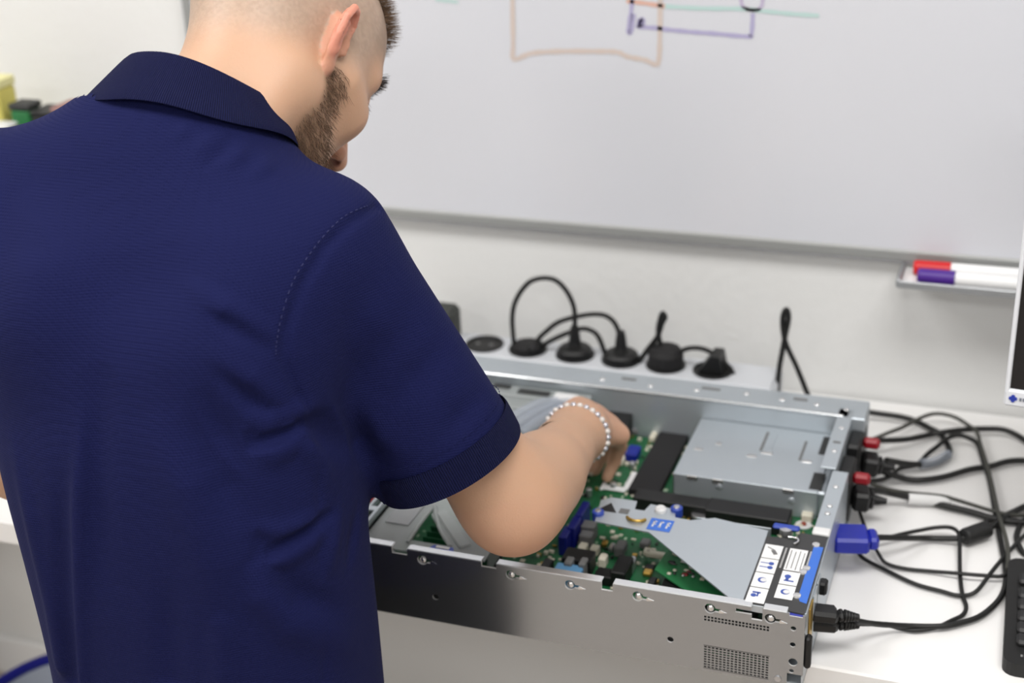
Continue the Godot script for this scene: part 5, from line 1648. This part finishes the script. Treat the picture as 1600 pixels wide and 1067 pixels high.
func add_folds() -> void:
	pass
	fold(Vector3(-0.677, 1.093, -0.828), Vector3(-0.681, 1.032, -0.813), 0.0060, 0.0007, 0.0074)
	fold(Vector3(-0.681, 1.032, -0.813), Vector3(-0.690, 0.963, -0.806), 0.0060, 0.0074, 0.0074)
	fold(Vector3(-0.690, 0.963, -0.806), Vector3(-0.698, 0.902, -0.803), 0.0060, 0.0074, 0.0074)
	fold(Vector3(-0.698, 0.902, -0.803), Vector3(-0.705, 0.844, -0.802), 0.0060, 0.0074, 0.0074)
	fold(Vector3(-0.696, 1.051, -0.817), Vector3(-0.705, 0.977, -0.808), 0.0090, -0.0006, -0.0061)
	fold(Vector3(-0.705, 0.977, -0.808), Vector3(-0.712, 0.910, -0.805), 0.0090, -0.0061, -0.0061)
	fold(Vector3(-0.712, 0.910, -0.805), Vector3(-0.720, 0.843, -0.805), 0.0090, -0.0061, -0.0061)
	fold(Vector3(-0.748, 1.055, -0.827), Vector3(-0.738, 0.991, -0.816), 0.0090, 0.0005, 0.0054)
	fold(Vector3(-0.738, 0.991, -0.816), Vector3(-0.731, 0.909, -0.811), 0.0090, 0.0054, 0.0054)
	fold(Vector3(-0.731, 0.909, -0.811), Vector3(-0.733, 0.850, -0.810), 0.0090, 0.0054, 0.0054)
	fold(Vector3(-0.658, 1.133, -0.842), Vector3(-0.665, 1.075, -0.824), 0.0140, -0.0006, -0.0057)
	fold(Vector3(-0.665, 1.075, -0.824), Vector3(-0.667, 1.012, -0.811), 0.0140, -0.0057, -0.0057)
	fold(Vector3(-0.667, 1.012, -0.811), Vector3(-0.672, 0.932, -0.803), 0.0140, -0.0057, -0.0006)
	fold(Vector3(-0.621, 1.098, -0.834), Vector3(-0.590, 1.040, -0.825), 0.0200, 0.0008, 0.0076)
	fold(Vector3(-0.590, 1.040, -0.825), Vector3(-0.574, 0.976, -0.820), 0.0200, 0.0076, 0.0076)
	fold(Vector3(-0.574, 0.976, -0.820), Vector3(-0.571, 0.908, -0.814), 0.0200, 0.0076, 0.0008)
	fold(Vector3(-0.585, 1.099, -0.841), Vector3(-0.562, 1.038, -0.836), 0.0140, -0.0007, -0.0066)
	fold(Vector3(-0.562, 1.038, -0.836), Vector3(-0.551, 1.000, -0.835), 0.0140, -0.0066, -0.0007)
	fold(Vector3(-0.544, 1.002, -0.840), Vector3(-0.527, 0.995, -0.854), 0.0065, 0.0007, 0.0068)
	fold(Vector3(-0.527, 0.995, -0.854), Vector3(-0.518, 0.995, -0.867), 0.0065, 0.0068, 0.0068)
	fold(Vector3(-0.518, 0.995, -0.867), Vector3(-0.510, 0.993, -0.887), 0.0065, 0.0068, 0.0007)
	fold(Vector3(-0.541, 0.989, -0.839), Vector3(-0.533, 0.979, -0.844), 0.0052, -0.0008, -0.0084)
	fold(Vector3(-0.533, 0.979, -0.844), Vector3(-0.525, 0.982, -0.854), 0.0052, -0.0084, -0.0084)
	fold(Vector3(-0.525, 0.982, -0.854), Vector3(-0.517, 0.985, -0.866), 0.0052, -0.0084, -0.0084)
	fold(Vector3(-0.517, 0.985, -0.866), Vector3(-0.509, 0.987, -0.887), 0.0052, -0.0084, -0.0084)
	fold(Vector3(-0.509, 0.987, -0.887), Vector3(-0.506, 0.987, -0.902), 0.0052, -0.0084, -0.0008)
	fold(Vector3(-0.537, 0.968, -0.839), Vector3(-0.526, 0.971, -0.850), 0.0085, 0.0005, 0.0054)
	fold(Vector3(-0.526, 0.971, -0.850), Vector3(-0.516, 0.975, -0.865), 0.0085, 0.0054, 0.0054)
	fold(Vector3(-0.516, 0.975, -0.865), Vector3(-0.507, 0.976, -0.888), 0.0085, 0.0054, 0.0005)
	fold(Vector3(-0.546, 0.967, -0.833), Vector3(-0.539, 0.987, -0.840), 0.0060, -0.0004, -0.0041)
	fold(Vector3(-0.539, 0.987, -0.840), Vector3(-0.542, 1.003, -0.841), 0.0060, -0.0041, -0.0004)
	fold(Vector3(-0.549, 1.081, -0.856), Vector3(-0.545, 1.068, -0.856), 0.0052, -0.0008, -0.0081)
	fold(Vector3(-0.545, 1.068, -0.856), Vector3(-0.532, 1.068, -0.868), 0.0052, -0.0081, -0.0081)
	fold(Vector3(-0.532, 1.068, -0.868), Vector3(-0.521, 1.071, -0.887), 0.0052, -0.0081, -0.0081)
	fold(Vector3(-0.521, 1.071, -0.887), Vector3(-0.512, 1.062, -0.910), 0.0052, -0.0081, -0.0008)
	fold(Vector3(-0.544, 1.059, -0.853), Vector3(-0.531, 1.058, -0.866), 0.0090, 0.0006, 0.0061)
	fold(Vector3(-0.531, 1.058, -0.866), Vector3(-0.520, 1.061, -0.886), 0.0090, 0.0061, 0.0061)
	fold(Vector3(-0.520, 1.061, -0.886), Vector3(-0.511, 1.049, -0.911), 0.0090, 0.0061, 0.0006)
	fold(Vector3(-0.549, 1.093, -0.858), Vector3(-0.536, 1.084, -0.868), 0.0080, 0.0005, 0.0047)
	fold(Vector3(-0.536, 1.084, -0.868), Vector3(-0.521, 1.084, -0.889), 0.0080, 0.0047, 0.0047)
	fold(Vector3(-0.521, 1.084, -0.889), Vector3(-0.512, 1.074, -0.913), 0.0080, 0.0047, 0.0005)
	fold(Vector3(-0.544, 0.977, -0.836), Vector3(-0.539, 0.944, -0.834), 0.0140, 0.0009, 0.0085)
	fold(Vector3(-0.539, 0.944, -0.834), Vector3(-0.523, 0.912, -0.844), 0.0140, 0.0085, 0.0085)
	fold(Vector3(-0.523, 0.912, -0.844), Vector3(-0.500, 0.856, -0.900), 0.0140, 0.0085, 0.0009)
	fold(Vector3(-0.535, 0.965, -0.840), Vector3(-0.518, 0.935, -0.854), 0.0120, -0.0008, -0.0076)
	fold(Vector3(-0.518, 0.935, -0.854), Vector3(-0.501, 0.892, -0.894), 0.0120, -0.0076, -0.0008)
	fold(Vector3(-0.507, 0.937, -0.877), Vector3(-0.505, 0.962, -0.892), 0.0090, 0.0005, 0.0054)
	fold(Vector3(-0.505, 0.962, -0.892), Vector3(-0.506, 0.986, -0.913), 0.0090, 0.0054, 0.0005)
	fold(Vector3(-0.502, 0.925, -0.902), Vector3(-0.503, 0.949, -0.924), 0.0080, -0.0004, -0.0041)
	fold(Vector3(-0.503, 0.949, -0.924), Vector3(-0.507, 0.973, -0.947), 0.0080, -0.0041, -0.0004)
	fold(Vector3(-0.571, 0.961, -0.819), Vector3(-0.570, 0.925, -0.816), 0.0110, 0.0006, 0.0057)
	fold(Vector3(-0.570, 0.925, -0.816), Vector3(-0.571, 0.872, -0.812), 0.0110, 0.0057, 0.0057)
	fold(Vector3(-0.610, 0.964, -0.810), Vector3(-0.613, 0.917, -0.805), 0.0120, -0.0005, -0.0047)
	fold(Vector3(-0.613, 0.917, -0.805), Vector3(-0.616, 0.869, -0.802), 0.0120, -0.0047, -0.0047)
	fold(Vector3(-0.520, 1.076, -0.889), Vector3(-0.511, 1.056, -0.913), 0.0120, -0.0015, -0.0152)
	fold(Vector3(-0.511, 1.056, -0.913), Vector3(-0.510, 1.018, -0.952), 0.0120, -0.0152, -0.0015)
	fold(Vector3(-0.532, 1.090, -0.873), Vector3(-0.517, 1.051, -0.889), 0.0100, 0.0008, 0.0076)
	fold(Vector3(-0.517, 1.051, -0.889), Vector3(-0.508, 1.007, -0.907), 0.0100, 0.0076, 0.0008)
	fold(Vector3(-0.631, 1.290, -0.963), Vector3(-0.635, 1.283, -0.953), 0.0050, 0.0002, 0.0024)
	fold(Vector3(-0.635, 1.283, -0.953), Vector3(-0.641, 1.277, -0.944), 0.0050, 0.0024, 0.0002)
	fold(Vector3(-0.613, 1.281, -0.970), Vector3(-0.615, 1.275, -0.958), 0.0055, 0.0003, 0.0027)
	fold(Vector3(-0.615, 1.275, -0.958), Vector3(-0.622, 1.267, -0.943), 0.0055, 0.0027, 0.0003)
	fold(Vector3(-0.595, 1.269, -0.981), Vector3(-0.594, 1.263, -0.965), 0.0060, 0.0003, 0.0030)
	fold(Vector3(-0.594, 1.263, -0.965), Vector3(-0.600, 1.255, -0.946), 0.0060, 0.0030, 0.0003)
	fold(Vector3(-0.580, 1.257, -0.993), Vector3(-0.577, 1.251, -0.973), 0.0070, 0.0003, 0.0030)
	fold(Vector3(-0.577, 1.251, -0.973), Vector3(-0.580, 1.244, -0.949), 0.0070, 0.0030, 0.0003)
	fold(Vector3(-0.603, 1.275, -0.974), Vector3(-0.604, 1.267, -0.959), 0.0045, -0.0014, -0.0014)
	fold(Vector3(-0.604, 1.267, -0.959), Vector3(-0.611, 1.260, -0.944), 0.0045, -0.0014, -0.0014)
	fold(Vector3(-0.598, 1.190, -0.875), Vector3(-0.566, 1.173, -0.874), 0.0095, 0.0006, 0.0061)
	fold(Vector3(-0.566, 1.173, -0.874), Vector3(-0.530, 1.142, -0.889), 0.0095, 0.0061, 0.0006)
	fold(Vector3(-0.589, 1.177, -0.867), Vector3(-0.560, 1.160, -0.870), 0.0080, -0.0006, -0.0061)
	fold(Vector3(-0.560, 1.160, -0.870), Vector3(-0.532, 1.135, -0.884), 0.0080, -0.0061, -0.0006)
	fold(Vector3(-0.576, 1.148, -0.856), Vector3(-0.546, 1.120, -0.865), 0.0095, 0.0006, 0.0061)
	fold(Vector3(-0.546, 1.120, -0.865), Vector3(-0.526, 1.087, -0.882), 0.0095, 0.0061, 0.0006)
	fold(Vector3(-0.571, 1.132, -0.853), Vector3(-0.546, 1.104, -0.862), 0.0080, -0.0006, -0.0057)
	fold(Vector3(-0.546, 1.104, -0.862), Vector3(-0.529, 1.078, -0.875), 0.0080, -0.0057, -0.0006)
	fold(Vector3(-0.580, 1.119, -0.846), Vector3(-0.565, 1.078, -0.845), 0.0110, -0.0007, -0.0066)
	fold(Vector3(-0.565, 1.078, -0.845), Vector3(-0.550, 1.036, -0.843), 0.0110, -0.0066, -0.0007)
	fold(Vector3(-0.652, 1.244, -0.915), Vector3(-0.631, 1.189, -0.869), 0.0450, -0.0009, -0.0085)
	fold(Vector3(-0.631, 1.189, -0.869), Vector3(-0.618, 1.137, -0.844), 0.0450, -0.0085, -0.0009)
	fold(Vector3(-0.570, 1.229, -0.932), Vector3(-0.560, 1.196, -0.897), 0.0450, 0.0008, 0.0008)
	fold(Vector3(-0.740, 1.245, -0.909), Vector3(-0.721, 1.194, -0.861), 0.0350, 0.0006, 0.0057)
	fold(Vector3(-0.721, 1.194, -0.861), Vector3(-0.716, 1.130, -0.832), 0.0350, 0.0057, 0.0006)
	fold(Vector3(-0.451, 1.097, -1.029), Vector3(-0.462, 1.076, -0.983), 0.0140, -0.0005, -0.0047)
	fold(Vector3(-0.462, 1.076, -0.983), Vector3(-0.481, 1.050, -0.969), 0.0140, -0.0047, -0.0005)
	fold(Vector3(-0.425, 1.045, -1.044), Vector3(-0.430, 1.037, -0.998), 0.0120, -0.0004, -0.0042)
	fold(Vector3(-0.430, 1.037, -0.998), Vector3(-0.441, 1.020, -0.980), 0.0120, -0.0042, -0.0004)
	fold(Vector3(-0.480, 1.154, -1.026), Vector3(-0.489, 1.128, -0.975), 0.0200, 0.0005, 0.0047)
	fold(Vector3(-0.489, 1.128, -0.975), Vector3(-0.505, 1.103, -0.950), 0.0200, 0.0047, 0.0005)
	fold(Vector3(-0.503, 1.075, -0.960), Vector3(-0.488, 1.026, -0.967), 0.0140, 0.0005, 0.0047)
	fold(Vector3(-0.488, 1.026, -0.967), Vector3(-0.467, 1.004, -0.968), 0.0140, 0.0047, 0.0005)
	fold(Vector3(-0.510, 1.079, -0.927), Vector3(-0.508, 1.021, -0.960), 0.0120, -0.0006, -0.0057)
	fold(Vector3(-0.508, 1.021, -0.960), Vector3(-0.492, 0.993, -0.970), 0.0120, -0.0057, -0.0006)
	fold(Vector3(-0.507, 1.206, -1.029), Vector3(-0.510, 1.208, -0.984), 0.0045, -0.0034, -0.0034)
	fold(Vector3(-0.510, 1.208, -0.984), Vector3(-0.517, 1.198, -0.947), 0.0045, -0.0034, -0.0034)
	fold(Vector3(-0.517, 1.198, -0.947), Vector3(-0.523, 1.178, -0.918), 0.0045, -0.0034, -0.0034)
	fold(Vector3(-0.523, 1.178, -0.918), Vector3(-0.528, 1.149, -0.895), 0.0045, -0.0034, -0.0034)
	fold(Vector3(-0.528, 1.149, -0.895), Vector3(-0.528, 1.129, -0.887), 0.0045, -0.0034, -0.0034)
	fold(Vector3(-0.528, 1.129, -0.887), Vector3(-0.522, 1.100, -0.890), 0.0045, -0.0034, -0.0034)
	fold(Vector3(-0.522, 1.100, -0.890), Vector3(-0.515, 1.071, -0.901), 0.0045, -0.0034, -0.0034)
	fold(Vector3(-0.513, 1.051, -0.900), Vector3(-0.512, 1.016, -0.890), 0.0045, -0.0012, -0.0012)
	fold(Vector3(-0.512, 1.016, -0.890), Vector3(-0.509, 0.943, -0.873), 0.0045, -0.0012, -0.0012)
	fold(Vector3(-0.509, 0.943, -0.873), Vector3(-0.509, 0.849, -0.861), 0.0045, -0.0012, -0.0012)
	fold(Vector3(-0.696, 1.303, -0.959), Vector3(-0.657, 1.301, -0.961), 0.0040, -0.0010, -0.0010)
	fold(Vector3(-0.657, 1.301, -0.961), Vector3(-0.620, 1.291, -0.975), 0.0040, -0.0010, -0.0010)
	seam_points = [Vector3(-0.509, 1.211, -1.015), Vector3(-0.515, 1.212, -0.980), Vector3(-0.521, 1.201, -0.943), Vector3(-0.528, 1.181, -0.913), Vector3(-0.532, 1.151, -0.891), Vector3(-0.532, 1.132, -0.883)]


func band(mb: MB, ring_a: Array, ring_b: Array, thick: float, out_dir: Callable, ribs: float, closed: bool) -> void:
	# a strip of knit between two curves with thickness and rounded edges
	var nA := ring_a.size()
	var rows := 10
	var prof := []
	for j in rows + 1:
		prof.append([float(j) / rows, 1.0])
	for j in rows + 1:
		prof.append([1.0 - float(j) / rows, 0.0])
	prof.append([0.0, 1.0])
	var first := mb.v.size()
	var arc := 0.0
	for i in nA:
		if i:
			arc += (ring_b[i] as Vector3).distance_to(ring_b[i - 1])
		for j in prof.size():
			var t: float = prof[j][0]
			var s: float = prof[j][1]
			var e := 1.0 - pow(absf(t * 2.0 - 1.0), 8.0) * 0.7
			var p: Vector3 = (ring_a[i] as Vector3).lerp(ring_b[i], t)
			var o: Vector3 = out_dir.call(p, t)
			mb.vert(p + o * thick * ((s - 0.5) * e + 0.5), o * (1.0 if s > 0.5 else -1.0), Vector2(arc * ribs, t))
	var w := prof.size()
	for i in nA - 1:
		for j in w - 1:
			var k := first + i * w + j
			mb.tri(k, k + 1, k + w + 1)
			mb.tri(k, k + w + 1, k + w)
	if not closed:
		for i in [0, nA - 1]:
			for j in rows:
				var k: int = first + i * w
				mb.tri(k + j, k + j + 1, k + 2 * rows + 1 - j)
				mb.tri(k + j + 1, k + 2 * rows - j, k + 2 * rows + 1 - j)

func smooth_normals(mb: MB, from: int) -> void:
	var acc := PackedVector3Array()
	acc.resize(mb.v.size())
	for k in range(0, mb.ix.size(), 3):
		var a := mb.ix[k]
		var b := mb.ix[k + 1]
		var c := mb.ix[k + 2]
		if a < from:
			continue
		var f := (mb.v[c] - mb.v[a]).cross(mb.v[b] - mb.v[a])
		acc[a] += f
		acc[b] += f
		acc[c] += f
	for i in range(from, mb.v.size()):
		if acc[i].length() > 1e-12:
			mb.n[i] = acc[i].normalized()

func person() -> void:
	HI = HB.inverse()
	spine_tables()
	add_folds()
	var root := thing("person", "person with cropped hair and short beard in a navy polo shirt bending over the server", "person", Vector3(-0.61, 0, -0.92))
	# right hand reaches down into the server, left hand rests by its front
	var rf := Vector3(-0.03, -0.30, -0.95).normalized()
	var rs := Vector3(-0.92, 0.36, -0.14)
	rs = (rs - rf * rf.dot(rs)).normalized()
	var ru := rs.cross(rf).normalized()
	if ru.y < 0.0:
		ru = -ru
	RH = hand_chain(RWR, rf, rs, ru, 0.72)
	var lf := Vector3(0.45, -0.02, -0.9).normalized()
	var ls := Vector3(0.9, 0.0, 0.45).normalized()
	LH = hand_chain(LWR, lf, ls, Vector3.UP, 0.22)
	var skin := mat(Color(1, 1, 1), 0.5)
	skin.vertex_color_use_as_albedo = true
	skin.subsurf_scatter_enabled = true
	skin.subsurf_scatter_strength = 0.08
	skin.heightmap_enabled = false
	skin.normal_enabled = true
	skin.normal_texture = noise_tex(0.05, Color.BLACK, Color.WHITE, 4, 512, 21, true)
	skin.normal_scale = 0.25
	tri_map(skin, 14.0)
	var body := MB.new()
	body.colored = true
	net(head_world, HEAD_O + Vector3(-0.16, -0.16, -0.17), HEAD_O + Vector3(0.16, 0.17, 0.20), 0.003, body, skin_color, func(p: Vector3) -> bool: return (p - NECK).dot(Vector3(0, 0.9, -0.45)) > -0.005)
	net(rarm, Vector3(-0.62, 0.83, -1.29), Vector3(-0.34, 1.23, -0.95), 0.004, body, skin_color, func(p: Vector3) -> bool: return (p - RWR).dot(REL - RWR) > 0.0125)
	net(rhand, RWR + Vector3(-0.11, -0.14, -0.17), RWR + Vector3(0.11, 0.06, 0.07), 0.0032, body, skin_color, func(p: Vector3) -> bool: return (p - RWR).dot(REL - RWR) < 0.0137)
	net(larm, Vector3(-0.96, 0.82, -1.18), Vector3(-0.70, 1.27, -0.88), 0.007, body, skin_color, func(p: Vector3) -> bool: return (p - LWR).dot(LEL - LWR) > 0.0125)
	net(lhand, LWR + Vector3(-0.11, -0.10, -0.19), LWR + Vector3(0.17, 0.07, 0.07), 0.005, body, skin_color, func(p: Vector3) -> bool: return (p - LWR).dot(LEL - LWR) < 0.0137)
	net(under, Vector3(-0.98, 0.02, -1.12), Vector3(-0.40, 1.29, -0.76), 0.016, body, skin_color)
	part("body", body, skin, root)
	# shirt
	var navy := mat(Color(0.093, 0.110, 0.278), 0.85, 0.0, 0.22)
	navy.rim_enabled = true
	navy.rim = 0.12
	navy.rim_tint = 0.6
	navy.normal_enabled = true
	navy.normal_texture = weave_texture()
	navy.normal_scale = 0.45
	navy.detail_enabled = true
	navy.detail_blend_mode = BaseMaterial3D.BLEND_MODE_MUL
	navy.detail_albedo = noise_tex(0.35, Color(0.86, 0.86, 0.9), Color(1, 1, 1), 2, 512, 31)
	navy.detail_uv_layer = BaseMaterial3D.DETAIL_UV_1
	tri_map(navy, 30.0)
	var sh := MB.new()
	net(shirt, Vector3(-0.97, 0.71, -1.11), Vector3(-0.37, 1.33, -0.77), 0.0042, sh, null, func(p: Vector3) -> bool: return (p - NECK).dot(Vector3(0, 0.86, -0.5)) < 0.033)
	var shirt_o := part("polo_shirt", sh, navy, root, "navy blue knit polo shirt")
	var rib := navy.duplicate() as StandardMaterial3D
	rib.uv1_triplanar = false
	rib.uv1_scale = Vector3.ONE
	rib.normal_texture = rib_texture()
	rib.normal_scale = 2.2
	rib.detail_enabled = false
	rib.albedo_color = Color(0.088, 0.103, 0.26)
	# sleeve cuff
	for k in 2:
		var s: Vector3 = RSH + Vector3(0.006, 0.003, 0.0) if k == 0 else LSH
		var e: Vector3 = CUFF + Vector3(0.004, 0, -0.002) if k == 0 else LSH.lerp(LEL, 0.72)
		var u := (e - s).normalized()
		var a := u.cross(Vector3.UP).normalized()
		var b := u.cross(a)
		var ra := []
		var rb := []
		for i in 97:
			var o := a * cos(TAU * i / 96) + b * sin(TAU * i / 96)
			ra.append(e - u * 0.026 + o * (0.067 if k == 0 else 0.065))
			rb.append(e + u * 0.003 + o * (0.067 if k == 0 else 0.065))
		var cf := MB.new()
		band(cf, ra, rb, 0.0026, func(p: Vector3, _t: float) -> Vector3: return (p - e - u * (p - e).dot(u)).normalized(), 62.0, true)
		part("sleeve_cuff", cf, rib, shirt_o)
		var st := MB.new()
		for i in 120:
			if i % 2:
				continue
			var o0 := a * cos(TAU * i / 120) + b * sin(TAU * i / 120)
			var o1 := a * cos(TAU * (i + 1) / 120) + b * sin(TAU * (i + 1) / 120)
			st.cyl(e - u * 0.036 + o0 * (0.0675 if k == 0 else 0.0655), e - u * 0.036 + o1 * (0.0675 if k == 0 else 0.0655), 0.0004, 0.0004, 5)
		var so := part("hem_stitches", st, navy, shirt_o)
		so.set_meta("kind", "stuff")
	# the stitched line beside the armhole seam
	var sm := MB.new()
	var dense := []
	for i in seam_points.size() - 1:
		for k in 12:
			var p: Vector3 = (seam_points[i] as Vector3).cubic_interpolate(seam_points[i + 1], seam_points[maxi(i - 1, 0)], seam_points[mini(i + 2, seam_points.size() - 1)], k / 12.0)
			for r in 3:
				var v := shirt(p)
				var g := Vector3(shirt(p + Vector3(0.002, 0, 0)) - v, shirt(p + Vector3(0, 0.002, 0)) - v, shirt(p + Vector3(0, 0, 0.002)) - v).normalized()
				p -= g * (v - 0.0003)
			dense.append(p)
	for i in range(0, dense.size() - 1, 2):
		sm.cyl(dense[i], (dense[i] as Vector3).lerp(dense[i + 1], 0.9), 0.00045, 0.00045, 5)
	var sk := part("seam_stitches", sm, mat(Color(0.14, 0.155, 0.34), 0.8), shirt_o)
	sk.set_meta("kind", "stuff")
	collar(shirt_o, rib)
	# trousers and shoes stand below the frame
	var tr := MB.new()
	net(trousers, Vector3(-0.90, 0.02, -1.08), Vector3(-0.40, 0.96, -0.76), 0.012, tr)
	part("trousers", tr, mat(Color(0.08, 0.09, 0.14), 0.85), root, "dark trousers")
	for s in [-1.0, 1.0]:
		var shoe := MB.new()
		var an := Vector3(-0.645 + 0.100 * s, 0.0, -0.93)
		shoe.ball(an + Vector3(0, 0.045, 0.02), Vector3(0.045, 0.045, 0.07))
		shoe.ball(an + Vector3(0.006 * s, 0.035, -0.09), Vector3(0.046, 0.032, 0.10))
		shoe.box(an + Vector3(0.003 * s, 0.011, -0.045), Vector3(0.08, 0.022, 0.23), 0.01)
		part("shoe", shoe, M.black_matte, root)
	hair_and_beard(root, body)
	bracelet(root)

func collar(shirt_o: Node3D, rib: Material) -> void:
	# stand and fold-over leaf of the collar, open at the throat
	var ax := Vector3(0.03, 0.86, -0.50).normalized()
	var fr := (Vector3(0.10, -0.5, -0.86) - ax * ax.dot(Vector3(0.10, -0.5, -0.86))).normalized()
	var rt := fr.cross(ax).normalized()
	var cs := Vector3(0.006, 0, -0.002)
	var c0 := NECK + cs + ax * 0.070
	var c1 := NECK + cs + ax * 0.030
	var ra := []
	var rb := []
	var n := 120
	for i in n + 1:
		var a := PI * 0.12 + (TAU - PI * 0.24) * i / n
		var d := fr * cos(a) + rt * sin(a)
		var back := -cos(a)
		ra.append(c0 + fr * cos(a) * 0.066 + rt * (sin(a) * 0.0635 + 0.002) + ax * (0.002 * back - 0.012 * pow(maxf(sin(a), 0.0), 2.0)) + fr * 0.004)
		rb.append(c1 + fr * cos(a) * 0.087 + rt * sin(a) * 0.090 - ax * (0.004 * back) + ax * 0.0015 * sin(a * 5.0) - ax * 0.005 * maxf(sin(a), 0.0))
	var mb := MB.new()
	band(mb, ra, rb, 0.0028, func(p: Vector3, t: float) -> Vector3:
		var q := p - c1
		q -= ax * q.dot(ax)
		return (q.normalized() + ax * (0.35 + 0.5 * (1.0 - t))).normalized(), 68.0, false)
	smooth_normals(mb, 0)
	part("collar", mb, rib, shirt_o, "ribbed fold-over collar")
	var sb := MB.new()
	var rc := []
	var rd := []
	for i in n + 1:
		var a := PI * 0.10 + (TAU - PI * 0.2) * i / n
		rc.append(c0 + ax * (0.0004 - 0.012 * pow(maxf(sin(a), 0.0), 2.0)) + fr * cos(a) * 0.0655 + rt * (sin(a) * 0.063 + 0.002) + fr * 0.004)
		rd.append(NECK + cs + ax * 0.012 + fr * cos(a) * 0.066 + rt * sin(a) * 0.067)
	band(sb, rc, rd, 0.0022, func(p: Vector3, _t: float) -> Vector3:
		var q := p - c1
		q -= ax * q.dot(ax)
		return -q.normalized(), 68.0, false)
	part("collar_stand", sb, rib, shirt_o)

func strand_mesh(curved: float) -> ArrayMesh:
	var b := MB.new()
	var p := [Vector3.ZERO, Vector3(0, 0.35, curved * 0.12), Vector3(0, 0.7, curved * 0.4), Vector3(0, 1.0, curved * 0.75)]
	for i in 3:
		b.cyl(p[i], p[i + 1], 0.030 - 0.009 * i, 0.030 - 0.009 * (i + 1), 4, false)
	return b.mesh()

func strands(called: String, root: Node3D, mesh: ArrayMesh, xfs: Array, m: Material, label: String) -> void:
	var mm := MultiMesh.new()
	mm.transform_format = MultiMesh.TRANSFORM_3D
	mm.mesh = mesh
	mm.instance_count = xfs.size()
	for i in xfs.size():
		mm.set_instance_transform(i, xfs[i])
	var o := MultiMeshInstance3D.new()
	o.name = called
	o.multimesh = mm
	o.material_override = m
	o.set_meta("kind", "stuff")
	o.set_meta("label", label)
	root.add_child(o, true)

func grow(p: Vector3, dir: Vector3, nn: Vector3, length: float, off: Vector3) -> Transform3D:
	var y := dir.normalized() * length
	var x := dir.cross(nn).normalized()
	if x.length() < 0.5:
		x = dir.cross(Vector3(0.3, 0.5, 0.8)).normalized()
	return Transform3D(Basis(x * 0.008, y, x.cross(dir.normalized()) * 0.008), p - off)

func hair_and_beard(root: Node3D, body: MB) -> void:
	var r := RandomNumberGenerator.new()
	r.seed = 5
	var off := root.position
	var beard := []
	var top := []
	var brow := []
	var inv := HB.inverse()
	for i in range(0, body.ix.size(), 3):
		var p0 := body.v[body.ix[i]] + off
		if p0.y < 1.12:
			continue
		var q := inv * (p0 - HEAD_O) / HEAD_S
		if q.length() > 0.17:
			continue
		var nn := body.n[body.ix[i]]
		var nq := inv * nn
		var b := beard_at(q)
		var jit := Vector3(r.randf_range(-1, 1), r.randf_range(-1, 1), r.randf_range(-1, 1))
		var w := Vector3(r.randf(), r.randf(), r.randf())
		w /= w.x + w.y + w.z
		var p := body.v[body.ix[i]] * w.x + body.v[body.ix[i + 1]] * w.y + body.v[body.ix[i + 2]] * w.z + off
		if b > 0.3:
			for k in 2:
				if r.randf() < b * 0.42:
					var d := HB * (Vector3(0, -0.7, -0.35) + jit * 0.35) + nn * 0.42
					beard.append(grow(p + jit * 0.0012, d, nn, r.randf_range(0.006, 0.013), off))
		elif q.y > 0.088 and q.z < 0.055 or (q.y > 0.078 and q.z < -0.045):
			for k in 2:
				var d := HB * (Vector3(0.1, 0.55, -0.75) + jit * 0.3) + nn * 0.5
				top.append(grow(p + jit * 0.001, d, nn, r.randf_range(0.010, 0.017), off))
		elif absf(absf(q.x) - 0.034) < 0.022 and absf(q.y - 0.036 + (absf(q.x) - 0.034) * 0.2) < 0.0065 and q.z < -0.06:
			for k in 3:
				var d := HB * (Vector3(signf(q.x) * 0.9, 0.1, -0.1) + jit * 0.3) + nn * 0.22
				brow.append(grow(p + jit * 0.001, d, nn, r.randf_range(0.005, 0.008), off))
		elif absf(absf(q.x) - 0.034) < 0.013 and absf(q.y - 0.004) < 0.003 and q.z < -0.07:
			for k in 2:
				var d := HB * (Vector3(signf(q.x) * 0.3, -0.8, -0.5) + jit * 0.2) + nn * 0.15
				brow.append(grow(p, d, nn, 0.006, off))
	var hb := mat(Color(0.37, 0.275, 0.20), 0.6)
	var ht := mat(Color(0.42, 0.32, 0.23), 0.6)
	var hd := mat(Color(0.16, 0.11, 0.08), 0.6)
	var sm := strand_mesh(0.25)
	strands("beard", root, sm, beard, hb, "short brown beard along the jaw")
	strands("hair", root, sm, top, ht, "short brown top hair above shaved sides")
	strands("eyebrow", root, sm, brow, hd, "dark eyebrows and lashes")

func bracelet(root: Node3D) -> void:
	var d := (REL - RWR).normalized()
	var c := RWR + d * 0.004
	var a := d.cross(Vector3.UP).normalized()
	var b := a.cross(d).normalized()
	var ring := MB.new()
	var pts := []
	for i in 41:
		pts.append(c + a * cos(TAU * i / 40) * 0.033 + b * sin(TAU * i / 40) * 0.0315 + d * 0.004 * sin(TAU * i / 40))
	ring.tube(pts, 0.0009, 6, 1, false)
	var o := part("bracelet", ring, M.silver, root, "bracelet of small pale beads on the right wrist")
	var bead := MB.new()
	bead.ball(Vector3.ZERO, Vector3.ONE * 0.0034, Basis.IDENTITY, 8, 12)
	var bm := bead.mesh()
	var mats := [mat(Color(0.86, 0.84, 0.82), 0.2, 0.1), mat(Color(0.80, 0.80, 0.83), 0.15, 0.7)]
	for i in 30:
		var k := MeshInstance3D.new()
		k.name = "bead"
		k.mesh = bm
		k.material_override = mats[i % 2]
		o.add_child(k, true)
		var t := TAU * i / 30.0
		k.position = c + a * cos(t) * 0.0335 + b * sin(t) * 0.032 + d * 0.004 * sin(t) - root.position
